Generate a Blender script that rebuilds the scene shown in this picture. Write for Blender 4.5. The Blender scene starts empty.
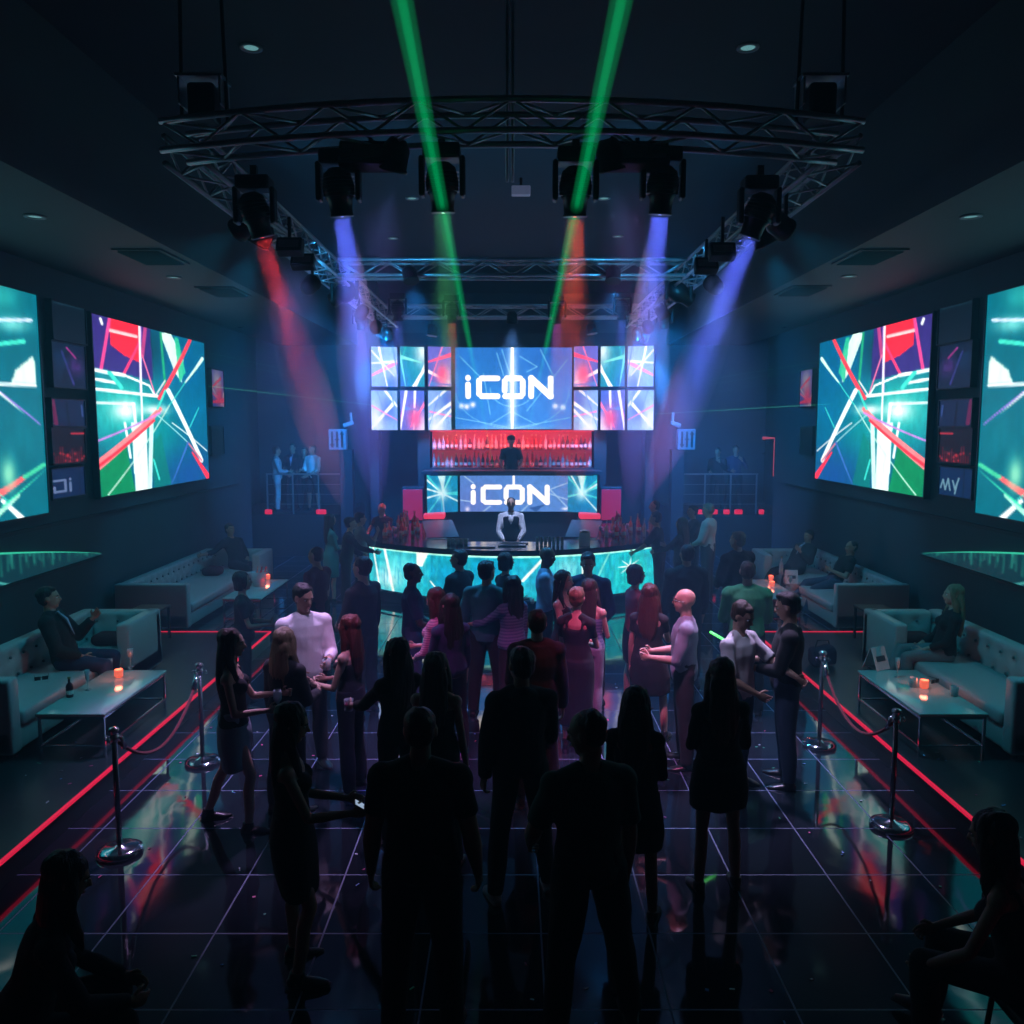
import bpy, bmesh, math, random
import numpy as np
from mathutils import Vector, Matrix, Euler
random.seed(7)
sc = bpy.context.scene
col = sc.collection
R = math.radians
F = 830.0; PITCH = math.atan(87/830); CH = 3.3
CP, SP = math.cos(PITCH), math.sin(PITCH)
def ray(px, py):
    x, y = (px-512)/F, (512-py)/F
    return Vector((x, CP+y*SP, y*CP-SP))
def G(px, py, z):            # place on a photo ray at height z
    d = ray(px, py); t = (z-CH)/d.z
    return Vector((d.x*t, d.y*t, z))
def GX(px, py, X):
    d = ray(px, py); t = X/d.x
    return Vector((X, d.y*t, CH+d.z*t))
def GY(px, py, Y):
    d = ray(px, py); t = Y/d.y
    return Vector((d.x*t, Y, CH+d.z*t))

# ---------- camera
cd = bpy.data.cameras.new('camera'); cam = bpy.data.objects.new('camera', cd); col.objects.link(cam)
cam.location = (0, 0, CH); cam.rotation_euler = (R(90)-PITCH, 0, 0)
cd.sensor_width = 36; cd.lens = 36*F/1024; cd.clip_start = .05; cd.clip_end = 100
sc.camera = cam
sc.view_settings.view_transform = 'Standard'; sc.view_settings.look = 'None'
sc.view_settings.gamma = 1; sc.view_settings.use_curve_mapping = False
sc.view_settings.exposure = 0.0
sc.cycles.volume_step_rate = 1.0; sc.cycles.max_bounces = 8; sc.cycles.volume_bounces = 0
sc.cycles.transparent_max_bounces = 16; sc.cycles.sample_clamp_indirect = 3.0; sc.cycles.sample_clamp_direct = 0
sc.cycles.caustics_reflective = False; sc.cycles.caustics_refractive = False
w = bpy.data.worlds.new('world'); sc.world = w; w.use_nodes = True
w.node_tree.nodes['Background'].inputs[0].default_value = (.002, .008, .012, 1)
w.node_tree.nodes['Background'].inputs[1].default_value = .3

# ---------- colours and materials
def lin(c): return tuple((v/12.92 if v <= .04045 else ((v+.055)/1.055)**2.4) for v in c)
MATS = {}
def mat(name, c, rough=.5, metal=0, bump=0, bscale=60, trans=0, spec=.5, noise=0, emis=None, es=1, coat=0, alpha=None, sheen=0, stretch=None):
    if name in MATS: return MATS[name]
    m = bpy.data.materials.new(name); m.use_nodes = True; nt = m.node_tree; N = nt.nodes; L = nt.links
    b = N['Principled BSDF']
    b.inputs['Base Color'].default_value = (*c, 1); b.inputs['Roughness'].default_value = rough
    b.inputs['Metallic'].default_value = metal; b.inputs['Specular IOR Level'].default_value = spec
    b.inputs['Transmission Weight'].default_value = trans; b.inputs['Coat Weight'].default_value = coat
    if sheen: b.inputs['Sheen Weight'].default_value = sheen
    if alpha is not None: b.inputs['Alpha'].default_value = alpha
    tc = N.new('ShaderNodeTexCoord'); nz = N.new('ShaderNodeTexNoise'); nz.inputs['Scale'].default_value = bscale
    nz.inputs['Detail'].default_value = 3
    if stretch:
        mp = N.new('ShaderNodeMapping'); mp.inputs['Scale'].default_value = stretch
        L.new(tc.outputs['Object'], mp.inputs[0]); L.new(mp.outputs[0], nz.inputs['Vector'])
    else: L.new(tc.outputs['Object'], nz.inputs['Vector'])
    if noise:
        mx = N.new('ShaderNodeMix'); mx.data_type = 'RGBA'
        mx.inputs[6].default_value = (*[v*(1-noise) for v in c], 1); mx.inputs[7].default_value = (*[min(1, v*(1+noise)) for v in c], 1)
        L.new(nz.outputs['Fac'], mx.inputs[0]); L.new(mx.outputs[2], b.inputs['Base Color'])
    if bump:
        bp = N.new('ShaderNodeBump'); bp.inputs['Strength'].default_value = bump; bp.inputs['Distance'].default_value = .01
        L.new(nz.outputs['Fac'], bp.inputs['Height']); L.new(bp.outputs[0], b.inputs['Normal'])
    if emis:
        b.inputs['Emission Color'].default_value = (*emis, 1); b.inputs['Emission Strength'].default_value = es
    MATS[name] = m
    return m
black = mat('black matte paint', (.012, .014, .016), .55, bump=.1)
blackplastic = mat('black plastic', (.015, .016, .018), .4)
alu = mat('truss aluminium', (.42, .46, .52), .38, .9, noise=.15, bscale=20)
chrome = mat('polished chrome', (.75, .77, .8), .12, 1)
leather = mat('white tufted leather', (.4, .45, .46), .42, bump=.25, bscale=35, noise=.06)
red_led = mat('red led strip', (.3, 0, .02), .5, emis=(1, .02, .09), es=.62)
glass = mat('clear glass', (.8, .9, .92), .05, trans=1, spec=.5)
tableglass = mat('pale frosted table glass', (.5, .62, .6), .12, spec=.6)
darkwood = mat('dark counter stone', (.02, .025, .03), .15, spec=.6, noise=.3, bscale=8)

# ---------- mesh builder
class MB:
    def __init__(s): s.v = []; s.f = []
    def add(s, vs, fs):
        o = len(s.v); s.v += [Vector(v) for v in vs]; s.f += [tuple(i+o for i in f) for f in fs]
    def box(s, c, size, rot=None, M=None):
        c = Vector(c); h = Vector(size)/2
        vs = [Vector((x*h.x, y*h.y, z*h.z)) for x in (-1, 1) for y in (-1, 1) for z in (-1, 1)]
        if rot: e = Euler(rot).to_matrix(); vs = [e@v for v in vs]
        if M: vs = [M@v for v in vs]
        s.add([v+c for v in vs], [(0,1,3,2),(4,6,7,5),(0,4,5,1),(2,3,7,6),(0,2,6,4),(1,5,7,3)])
        return s
    def rbox(s, c, size, r=.03, n=3, rot=None, seg=(1,1,1), disp=None):
        # rounded box; n steps over each rounded edge, seg extra cuts on flats, disp(p, normal) -> offset
        c = Vector(c); h = [v/2 for v in size]; r = min(r, *[v*.98 for v in h])
        def axis(hh, k):
            a = [-hh + r*(1-math.cos(math.pi/2*i/n)) for i in range(n)]
            inner = [-hh+r+(2*hh-2*r)*i/k for i in range(k+1)]
            return a[:n] + inner + [-v for v in reversed(a[:n])]
        ax = [axis(h[i], seg[i]) for i in range(3)]
        idx = {}; vs = []
        def vert(i, j, k):
            key = (i, j, k)
            if key in idx: return idx[key]
            p = Vector((ax[0][i], ax[1][j], ax[2][k]))
            q = Vector([max(-h[t]+r, min(h[t]-r, p[t])) for t in range(3)])
            d = p-q
            nrm = d.normalized() if d.length > 1e-9 else Vector((0, 0, 0))
            p = q+nrm*r if d.length > 1e-9 else p
            if disp: p = p+disp(p, nrm)
            if rot: p = Euler(rot).to_matrix()@p
            idx[key] = len(vs); vs.append(p+c); return idx[key]
        fs = []
        for a in range(3):
            b, d = (a+1) % 3, (a+2) % 3
            for side in (0, len(ax[a])-1):
                for i in range(len(ax[b])-1):
                    for j in range(len(ax[d])-1):
                        q = []
                        for (u, v) in ((0,0),(1,0),(1,1),(0,1)):
                            t = [0,0,0]; t[a] = side; t[b] = i+u; t[d] = j+v; q.append(vert(*t))
                        if side == 0: q.reverse()
                        fs.append(tuple(q))
        s.add(vs, fs); return s
    def loft(s, pts, rad, xd=(1, 0, 0), n=14, closed=True):
        # elliptical rings (rx along xd, ry across) along the points
        pts = [Vector(p) for p in pts]; rings = []
        for i, p in enumerate(pts):
            t = (pts[min(i+1, len(pts)-1)]-pts[max(i-1, 0)]).normalized()
            x = Vector(xd)-t*Vector(xd).dot(t)
            if x.length < 1e-4: x = Vector((0, 1, 0))-t*t.y
            x.normalize(); y = t.cross(x)
            r = rad[i]; rx, ry = (r, r) if not isinstance(r, (tuple, list)) else r
            rings.append([p+x*(rx*math.cos(2*math.pi*k/n))+y*(ry*math.sin(2*math.pi*k/n)) for k in range(n)])
        vs = [v for r in rings for v in r]; fs = []
        for i in range(len(rings)-1):
            for k in range(n):
                a = i*n+k; b = i*n+(k+1) % n
                fs.append((a, b, b+n, a+n))
        if closed:
            fs.append(tuple(reversed(range(n)))); fs.append(tuple(range((len(rings)-1)*n, len(rings)*n)))
        s.add(vs, fs); return s
    def cyl(s, a, b, r0, r1=None, n=14): return s.loft([a, b], [r0, r0 if r1 is None else r1], n=n, xd=(1, .013, .007))
    def tube(s, pts, r, n=8): return s.loft(pts, [r]*len(pts), n=n, xd=(.98, .1, .17))
    def ell(s, c, r, rot=None, n=14, m=9):
        c = Vector(c); e = rot if isinstance(rot, Matrix) else (Euler(rot).to_matrix() if rot else Matrix.Identity(3))
        vs = [c+e@Vector((0, 0, -r[2]))]
        for j in range(1, m):
            th = math.pi*j/m
            for k in range(n):
                a = 2*math.pi*k/n
                vs.append(c+e@Vector((r[0]*math.sin(th)*math.cos(a), r[1]*math.sin(th)*math.sin(a), -r[2]*math.cos(th))))
        vs.append(c+e@Vector((0, 0, r[2]))); fs = []
        for k in range(n):
            fs.append((0, 1+(k+1) % n, 1+k)); L = 1+(m-2)*n
            fs.append((L+k, L+(k+1) % n, len(vs)-1))
            for j in range(m-2):
                a = 1+j*n+k; b = 1+j*n+(k+1) % n
                fs.append((a, b, b+n, a+n))
        s.add(vs, fs); return s
    def lathe(s, prof, c=(0, 0, 0), n=20, M=None):
        c = Vector(c); vs = []; fs = []
        for r, z in prof:
            for k in range(n):
                a = 2*math.pi*k/n; v = Vector((r*math.cos(a), r*math.sin(a), z))
                vs.append(c+(M@v if M else v))
        for i in range(len(prof)-1):
            for k in range(n):
                a = i*n+k; b = i*n+(k+1) % n; fs.append((a, b, b+n, a+n))
        if prof[0][0] > 1e-4: fs.append(tuple(reversed(range(n))))
        if prof[-1][0] > 1e-4: fs.append(tuple(range((len(prof)-1)*n, len(prof)*n)))
        s.add(vs, fs); return s
    def prism(s, poly, z0, z1):      # poly in xy, extruded in z
        n = len(poly)
        s.add([(x, y, z0) for x, y in poly]+[(x, y, z1) for x, y in poly],
              [tuple(reversed(range(n))), tuple(range(n, 2*n))]+[(i, (i+1) % n, (i+1) % n+n, i+n) for i in range(n)])
        return s
    def mesh(s, name):
        me = bpy.data.meshes.new(name); me.from_pydata([tuple(v) for v in s.v], [], s.f); me.update(); return me
    def build(s, name, m, parent=None, smooth=False, loc=None):
        me = s.mesh(name)
        o = bpy.data.objects.new(name, me); col.objects.link(o); me.materials.append(m)
        if smooth: me.shade_smooth()
        if parent: o.parent = parent
        if loc is not None: o.location = loc
        return o
def autosmooth(o, ang=40):
    me = o.data; me.shade_smooth()
    bm = bmesh.new(); bm.from_mesh(me)
    bmesh.ops.recalc_face_normals(bm, faces=bm.faces)
    for e in bm.edges:
        if len(e.link_faces) == 2 and e.calc_face_angle(0) > R(ang): e.smooth = False
    bm.to_mesh(me); bm.free(); return o
def tag(o, label=None, cat=None, group=None, kind=None):
    if label: o['label'] = label
    if cat: o['category'] = cat
    if group: o['group'] = group
    if kind: o['kind'] = kind
    return o
def empty(name, loc=(0, 0, 0), rz=0, label=None, cat=None, group=None):
    o = bpy.data.objects.new(name, None); col.objects.link(o); o.location = loc; o.rotation_euler = (0, 0, rz)
    o.empty_display_size = .1
    return tag(o, label, cat, group)
def copy_tree(o, parent=None):
    c = o.copy(); col.objects.link(c); c.parent = parent
    for ch in list(o.children): copy_tree(ch, c)
    return c
def struct(name, mb, m, smooth=False):
    return tag(mb.build(name, m, None, smooth), kind='structure')
def spot(name, loc, target, color, power, size, blend=.3, r=.08, parent=None):
    l = bpy.data.lights.new(name, 'SPOT'); l.color = color; l.energy = power; l.spot_size = R(size); l.spot_blend = blend; l.shadow_soft_size = r
    o = bpy.data.objects.new(name, l); col.objects.link(o); o.location = loc
    d = Vector(target)-Vector(loc); o.rotation_euler = d.to_track_quat('-Z', 'Y').to_euler(); return o

# ---------- room shell
WX = 6.5; SOF = 4.28; ZS = 5.5; ZC = 6.9; YB = 24.0; Y0 = -3.0
def tile_mat():
    m = bpy.data.materials.new('dark glossy floor tiles'); m.use_nodes = True; nt = m.node_tree; N = nt.nodes; L = nt.links
    b = N['Principled BSDF']
    tc = N.new('ShaderNodeTexCoord'); mp = N.new('ShaderNodeMapping'); mp.inputs['Location'].default_value = (-.19, -.13, 0)
    br = N.new('ShaderNodeTexBrick'); br.offset = 0; br.squash = 1
    br.inputs['Scale'].default_value = 1; br.inputs['Brick Width'].default_value = .71; br.inputs['Row Height'].default_value = .71
    br.inputs['Mortar Size'].default_value = .006; br.inputs['Mortar Smooth'].default_value = 0; br.inputs['Bias'].default_value = 0
    br.inputs['Color1'].default_value = (.012, .016, .022, 1); br.inputs['Color2'].default_value = (.017, .022, .03, 1)
    br.inputs['Mortar'].default_value = (.13, .19, .34, 1)
    L.new(tc.outputs['Object'], mp.inputs[0]); L.new(mp.outputs[0], br.inputs[0]); L.new(br.outputs['Color'], b.inputs['Base Color'])
    nz = N.new('ShaderNodeTexNoise'); nz.inputs['Scale'].default_value = 1.3; nz.inputs['Detail'].default_value = 6
    L.new(tc.outputs['Object'], nz.inputs['Vector'])
    mr = N.new('ShaderNodeMapRange'); mr.inputs[1].default_value = .3; mr.inputs[2].default_value = .7
    mr.inputs[3].default_value = .03; mr.inputs[4].default_value = .1
    L.new(nz.outputs['Fac'], mr.inputs[0])
    mx = N.new('ShaderNodeMath'); mx.operation = 'MAXIMUM'; ml = N.new('ShaderNodeMath'); ml.operation = 'MULTIPLY'; ml.inputs[1].default_value = .5
    L.new(br.outputs['Fac'], ml.inputs[0]); L.new(ml.outputs[0], mx.inputs[0]); L.new(mr.outputs[0], mx.inputs[1]); L.new(mx.outputs[0], b.inputs['Roughness'])
    b.inputs['Specular IOR Level'].default_value = .9
    n2 = N.new('ShaderNodeTexNoise'); n2.inputs['Scale'].default_value = 2.2; L.new(tc.outputs['Object'], n2.inputs['Vector'])
    bp = N.new('ShaderNodeBump'); bp.inputs['Strength'].default_value = .04; bp.inputs['Distance'].default_value = .05
    L.new(n2.outputs['Fac'], bp.inputs['Height']); L.new(bp.outputs[0], b.inputs['Normal'])
    return m
tiles = tile_mat()
struct('floor', MB().box((0, (Y0+YB)/2, -.05), (2*WX+.4, YB-Y0+.4, .1)), tiles)
wallm = mat('dark teal grey wall', (.05, .07, .085), .75, noise=.2, bscale=2.5, bump=.1)
ceilm = mat('dark ceiling paint', (.035, .045, .055), .8, noise=.25, bscale=1.5)
softm = mat('soffit plaster', (.07, .095, .105), .7, noise=.1, bscale=2)
for nm, sx in (('left', -1), ('right', 1)):
    struct('wall_'+nm, MB().box((sx*(WX+.1), (Y0+20.4)/2, 3.5), (.2, 20.4-Y0, 7.2)).box((sx*(WX+.9), 22.3, 3.5), (.2, 3.8, 7.2)).box((sx*(WX+.5), 20.5, 3.5), (1.0, .2, 7.2)), wallm)
    struct('soffit_'+nm, MB().box((sx*(SOF+1.11), 10.2, (ZS+ZC)/2+.05), (2.22, 26.4, ZC-ZS+.1)), softm)
    struct('trim_'+nm, MB().box((sx*(WX-.02), 8.6, 1.9), (.04, 22, .05)), black)
struct('wall_back', MB().box((0, YB+.1, 3.5), (15.2, .2, 7.2)), wallm)
struct('wall_front', MB().box((0, Y0-.1, 3.5), (13.4, .2, 7.2)), wallm)
struct('ceiling', MB().box((0, (Y0+YB)/2, ZC+.15), (15.2, YB-Y0+.4, .1)), ceilm)
carpet = mat('dark lounge flooring', (.022, .032, .038), .35, noise=.3, bscale=3, spec=.4)
YP = 12.25
for nm, sx in (('left', -1), ('right', 1)):
    struct('lounge_platform_'+nm, MB().box((sx*(3.65+WX)/2, (Y0+YP)/2, .1), (WX-3.65, YP-Y0, .2)), carpet)
    o = MB().box((sx*3.645, 6, .197), (.03, 2*(YP-6), .022)).box((sx*(3.63+WX)/2, YP, .197), (WX-3.63, .03, .022)).build('led_strip', red_led)
    tag(o, f'glowing red light strip along the edge of the {nm} lounge platform', 'light strip', kind='thing')
# ---------- video walls: painted pictures as colour attributes on panel grids
class Pic:
    def __init__(s, w, h, base, x0=0, y0=0, x1=1, y1=1):
        s.w, s.h = w, h; u = (np.arange(w)+.5)/w; v = (np.arange(h)+.5)/h
        s.X, s.Y = np.meshgrid(x0+(x1-x0)*u, y0+(y1-y0)*v); s.a = np.zeros((h, w, 3)); s.a[:] = base
        s.px = abs(x1-x0)/w
    def mix(s, m, c): s.a = s.a*(1-m[..., None])+np.array(c)*m[..., None]; return s
    def addc(s, m, c): s.a = s.a+np.array(c)*m[..., None]; return s
    def line(s, p, q, w, c, w2=None, al=1, soft=1.0):
        w2 = w if w2 is None else w2
        dx, dy = q[0]-p[0], q[1]-p[1]; L2 = dx*dx+dy*dy+1e-9
        t = np.clip(((s.X-p[0])*dx+(s.Y-p[1])*dy)/L2, 0, 1)
        d = np.hypot(s.X-p[0]-t*dx, s.Y-p[1]-t*dy); hw = (w+(w2-w)*t)/2
        m = np.clip((hw-d)/(s.px*1.2*soft)+.5, 0, 1)*np.clip((hw*2)/s.px, .35, 1)
        return s.mix(m*al, c)
    def glow(s, p, r, c, al=1, ry=None):
        d = ((s.X-p[0])/r)**2+((s.Y-p[1])/(ry or r))**2
        return s.mix(np.exp(-d)*al, c)
    def poly(s, pts, c, al=1):
        m = np.zeros(s.X.shape, bool); n = len(pts)
        for i in range(n):
            (ax, ay), (bx, by) = pts[i], pts[(i+1) % n]
            if ay == by: continue
            cr = ((ay > s.Y) != (by > s.Y)) & (s.X < (bx-ax)*(s.Y-ay)/(by-ay)+ax); m ^= cr
        mf = m.astype(float)
        for _ in range(1):
            p = np.pad(mf, 1, mode='edge'); mf = (p[1:-1, 1:-1]*4+p[:-2, 1:-1]+p[2:, 1:-1]+p[1:-1, :-2]+p[1:-1, 2:])/8
        return s.mix(mf*al, c)
    def tex(s, seed, amt):
        r = np.random.RandomState(seed); g = r.rand(s.h//6+2, s.w//3+2)
        yy = np.linspace(0, g.shape[0]-1.001, s.h); xx = np.linspace(0, g.shape[1]-1.001, s.w)
        yi = yy.astype(int); xi = xx.astype(int); fy = (yy-yi)[:, None]; fx = (xx-xi)[None, :]
        n = g[yi][:, xi]*(1-fy)*(1-fx)+g[yi+1][:, xi]*fy*(1-fx)+g[yi][:, xi+1]*(1-fy)*fx+g[yi+1][:, xi+1]*fy*fx
        s.a = s.a*(1+amt*(n[..., None]-.5)*2); return s
    def flip(s): s.a = s.a[:, ::-1].copy(); return s
def c8(r, g, b): return (r/255, g/255, b/255)
_att = {}
def attmat(gain):
    if gain in _att: return _att[gain]
    m = bpy.data.materials.new('led video panel'); m.use_nodes = True; nt = m.node_tree; b = nt.nodes['Principled BSDF']
    a = nt.nodes.new('ShaderNodeAttribute'); a.attribute_name = 'picture'
    b.inputs['Base Color'].default_value = (.01, .01, .012, 1); b.inputs['Roughness'].default_value = .4
    nt.links.new(a.outputs['Color'], b.inputs['Emission Color']); b.inputs['Emission Strength'].default_value = gain
    _att[gain] = m; return m
def screen_face(name, pic, P, parent, gain=1.0):
    # P(u, v): u left->right, v top->bottom as seen from the room
    w, h = pic.w, pic.h; vs = []; cols = []
    a = np.clip(pic.a, 0, 1.3); a = np.where(a <= .04045, a/12.92, ((a+.055)/1.055)**2.4)
    for j in range(h):
        for i in range(w): vs.append(P((i)/(w-1), (j)/(h-1)))
    fs = [(j*w+i, (j+1)*w+i, (j+1)*w+i+1, j*w+i+1) for j in range(h-1) for i in range(w-1)]
    me = bpy.data.meshes.new(name); me.from_pydata([tuple(v) for v in vs], [], fs); me.update()
    at = me.color_attributes.new('picture', 'FLOAT_COLOR', 'POINT')
    buf = np.ones((w*h, 4), np.float32); buf[:, :3] = a.reshape(-1, 3); at.data.foreach_set('color', buf.ravel())
    o = bpy.data.objects.new(name, me); col.objects.link(o); me.materials.append(attmat(gain)); o.parent = parent
    return o
def panel(name, label, cat, pic, a, b, z0, z1, gain=1, group=None, depth=.08, frame=.03, mb_out=None):
    # flat upright panel between ground points a (viewer's left) and b (viewer's right)
    a = Vector((a[0], a[1])); b = Vector((b[0], b[1])); c = (a+b)/2; d = (b-a); L = d.length; d = d/L; n = Vector((d.y, -d.x))
    root = empty(name, (c.x, c.y, z0), 0, label, cat, group)
    P = lambda u, v: Vector((*(d*((u-.5)*L)+n*.0), (z1-z0)*(1-v)))
    screen_face('display', pic, P, root, gain)
    M = Matrix(((d.x, -n.x, 0), (d.y, -n.y, 0), (0, 0, 1)))
    k = MB(); H = z1-z0
    k.box(M@Vector((0, depth/2+.004, H/2)), (L+2*frame, depth, H+2*frame), M=M)
    k.build('housing', black, root)
    if frame > 0:
        f = MB(); t = frame
        for (cx, cz, sx, sz) in ((0, -t/2, L+2*t, t), (0, H+t/2, L+2*t, t), (-L/2-t/2, H/2, t, H), (L/2+t/2, H/2, t, H)):
            f.box(M@Vector((cx, -.006, cz)), (sx, .02, sz), M=M)
        f.build('bezel', blackplastic, root)
    return root
def pic_side():       # zoomed photo coordinates 365..822 x 168..900
    w, h = 190, 150; p = Pic(w, h, c8(0, 92, 124)); U, V = np.meshgrid((np.arange(w)+.5)/w, (np.arange(h)+.5)/h)
    top = 168+120*U; bot = 900-78*U; p.X = 365+457*U-20*V*(1-U)*-1; p.Y = top+(bot-top)*V; p.px = 2.6
    W_ = (.9, .98, 1); T = c8(60, 220, 210)
    p.glow((700, 400), 170, c8(0, 90, 150), .8); p.glow((720, 800), 130, c8(20, 70, 150), .9); p.glow((470, 540), 150, c8(40, 200, 190), .9)
    p.glow((600, 620), 120, c8(0, 150, 150), .6); p.glow((760, 560), 110, c8(0, 100, 150), .8); p.glow((560, 300), 60, c8(5, 60, 80), .9, 120)
    p.poly([(360, 160), (570, 215), (575, 430), (370, 380)], c8(52, 34, 120), .92)
    p.poly([(425, 180), (525, 212), (528, 360), (470, 330), (425, 290)], c8(235, 38, 62))
    p.line((422, 233), (515, 255), 12, c8(255, 200, 210)); p.line((425, 180), (395, 385), 10, c8(230, 70, 150))
    p.line((530, 215), (527, 480), 9, c8(190, 150, 230)); p.line((525, 280), (465, 410), 9, c8(245, 60, 120)); p.line((550, 220), (536, 330), 14, c8(170, 60, 130)); p.line((536, 330), (580, 480), 5, c8(240, 120, 170))
    p.poly([(608, 238), (655, 240), (712, 350), (700, 440), (670, 400)], c8(200, 240, 235)); p.poly([(672, 255), (690, 260), (720, 400), (690, 440)], c8(40, 190, 150), .9)
    p.line((612, 240), (625, 450), 10, c8(30, 160, 120))
    p.line((366, 390), (470, 410), 14, W_); p.line((470, 410), (560, 450), 8, W_); p.line((560, 450), (582, 492), 6, W_); p.line((366, 425), (440, 440), 12, W_); p.line((366, 465), (590, 492), 12, W_); p.line((420, 400), (460, 460), 14, T)
    p.glow((472, 550), 45, W_, 1, 40); p.line((370, 520), (500, 524), 12, W_, al=.8); p.line((500, 524), (505, 600), 10, W_)
    p.glow((580, 548), 50, W_, .95, 20)
    p.poly([(384, 790), (470, 690), (500, 880), (390, 905)], c8(8, 128, 84)); p.poly([(560, 700), (600, 640), (640, 850), (570, 870)], c8(6, 120, 110), .7)
    p.poly([(490, 600), (545, 600), (548, 880), (500, 885)], c8(215, 248, 250)); p.line((565, 600), (552, 870), 16, c8(190, 240, 240)); p.line((468, 600), (485, 740), 8, W_); p.line((527, 200), (530, 620), 7, c8(225, 240, 255))
    p.line((748, 272), (600, 500), 17, c8(238, 62, 84)); p.line((600, 545), (375, 775), 17, c8(250, 130, 140), 34); p.line((575, 590), (375, 780), 10, c8(232, 50, 70), 12)
    p.line((638, 470), (785, 750), 18, W_); p.line((740, 720), (822, 822), 8, c8(240, 50, 80), 26)
    p.line((808, 350), (715, 440), 16, c8(200, 250, 240), 6); p.line((715, 440), (640, 530), 4, T); p.line((640, 530), (410, 890), 4, c8(190, 240, 230)); p.line((590, 570), (720, 680), 4, c8(150, 220, 230)); p.line((720, 680), (785, 750), 8, c8(190, 120, 150))
    p.line((650, 600), (815, 712), 4, W_); p.line((375, 675), (600, 560), 7, c8(190, 130, 230)); p.line((780, 540), (730, 620), 4, T); p.line((570, 750), (590, 830), 6, T); p.line((720, 680), (640, 850), 8, c8(60, 110, 200), 3); p.line((582, 492), (625, 430), 5, W_); p.line((625, 470), (590, 545), 8, T)
    p.line((395, 190), (400, 210), 8, W_)
    return p.tex(3, .07)
def pic_near():       # visible strip: zoomed 0..185 ; the rest continues out of frame
    w, h = 170, 120; p = Pic(w, h, c8(0, 100, 122)); U, V = np.meshgrid((np.arange(w)+.5)/w, (np.arange(h)+.5)/h)
    p.X = -560+745*U; top = 110-.22*(155-p.X); bot = 938+.19*(185-p.X); top = np.maximum(top, -60); p.Y = top+(bot-top)*V; p.px = 4.4
    W_ = (.92, .98, 1)
    p.glow((60, 300), 120, c8(0, 100, 120), .7); p.glow((60, 130), 60, c8(40, 170, 170), .8); p.glow((90, 230), 60, c8(120, 225, 225), .8, 30); p.glow((110, 640), 90, c8(0, 110, 130), .8)
    p.poly([(72, 450), (90, 400), (160, 340), (165, 452)], c8(215, 245, 240)); p.line((-500, 440), (160, 455), 10, W_); p.line((-200, 228), (158, 212), 12, c8(190, 220, 250))
    p.line((-60, 180), (56, 78), 18, c8(235, 50, 80)); p.line((0, 455), (168, 598), 8, c8(150, 120, 230), 5); p.line((0, 455), (110, 560), 14, W_, 2, al=.8)
    p.line((-40, 900), (100, 800), 30, c8(245, 90, 100), 16); p.line((100, 800), (175, 752), 16, c8(60, 200, 160)); p.glow((45, 790), 25, c8(150, 240, 200), .8, 60)
    p.line((20, 890), (82, 958), 14, W_, 22); p.line((75, 870), (-20, 960), 10, c8(160, 240, 220), 20); p.line((20, 910), (180, 770), 8, c8(60, 220, 180), 2)
    r = random.Random(5)
    for k in range(9):
        x, y = r.uniform(-540, -60), r.uniform(100, 900); a = r.uniform(0, 3.1)
        p.line((x-250*math.cos(a), y-250*math.sin(a)), (x+250*math.cos(a), y+250*math.sin(a)), r.uniform(6, 26), r.choice([W_, c8(60, 220, 200), c8(235, 60, 90), c8(120, 220, 240)]), 4)
    p.glow((-250, 500), 90, W_, .9); p.poly([(-480, 200), (-360, 260), (-380, 420), (-500, 380)], c8(220, 40, 70))
    return p.tex(8, .06)
def letters(p, x0, x1, y0, y1, c):
    # i C O N in blocky strokes inside the box
    W = x1-x0; H = y1-y0; sw = H*.235; X = lambda t: x0+W*t
    def seg(ax, ay, bx, by, w=sw): p.line((ax, ay), (bx, by), w, c)
    h = sw/2; t, b, m = y0+h, y1-h, (y0+y1)/2
    seg(X(.03), y0+H*.38, X(.03), b); seg(X(.03), y0+h*.8, X(.03), y0+h*.9)
    seg(X(.185), t, X(.365), t); seg(X(.155), t+h*.8, X(.155), b-h*.8); seg(X(.185), b, X(.365), b)
    seg(X(.47), t, X(.62), t); seg(X(.445), t+h, X(.445), b-h*2); seg(X(.45), b, X(.52), b); seg(X(.65), t+h, X(.65), b-h*.8); seg(X(.57), b, X(.63), b)
    seg(X(.745), t, X(.745), b); seg(X(.745), t, X(.965), b, sw*1.15); seg(X(.965), t, X(.965), b)
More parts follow.
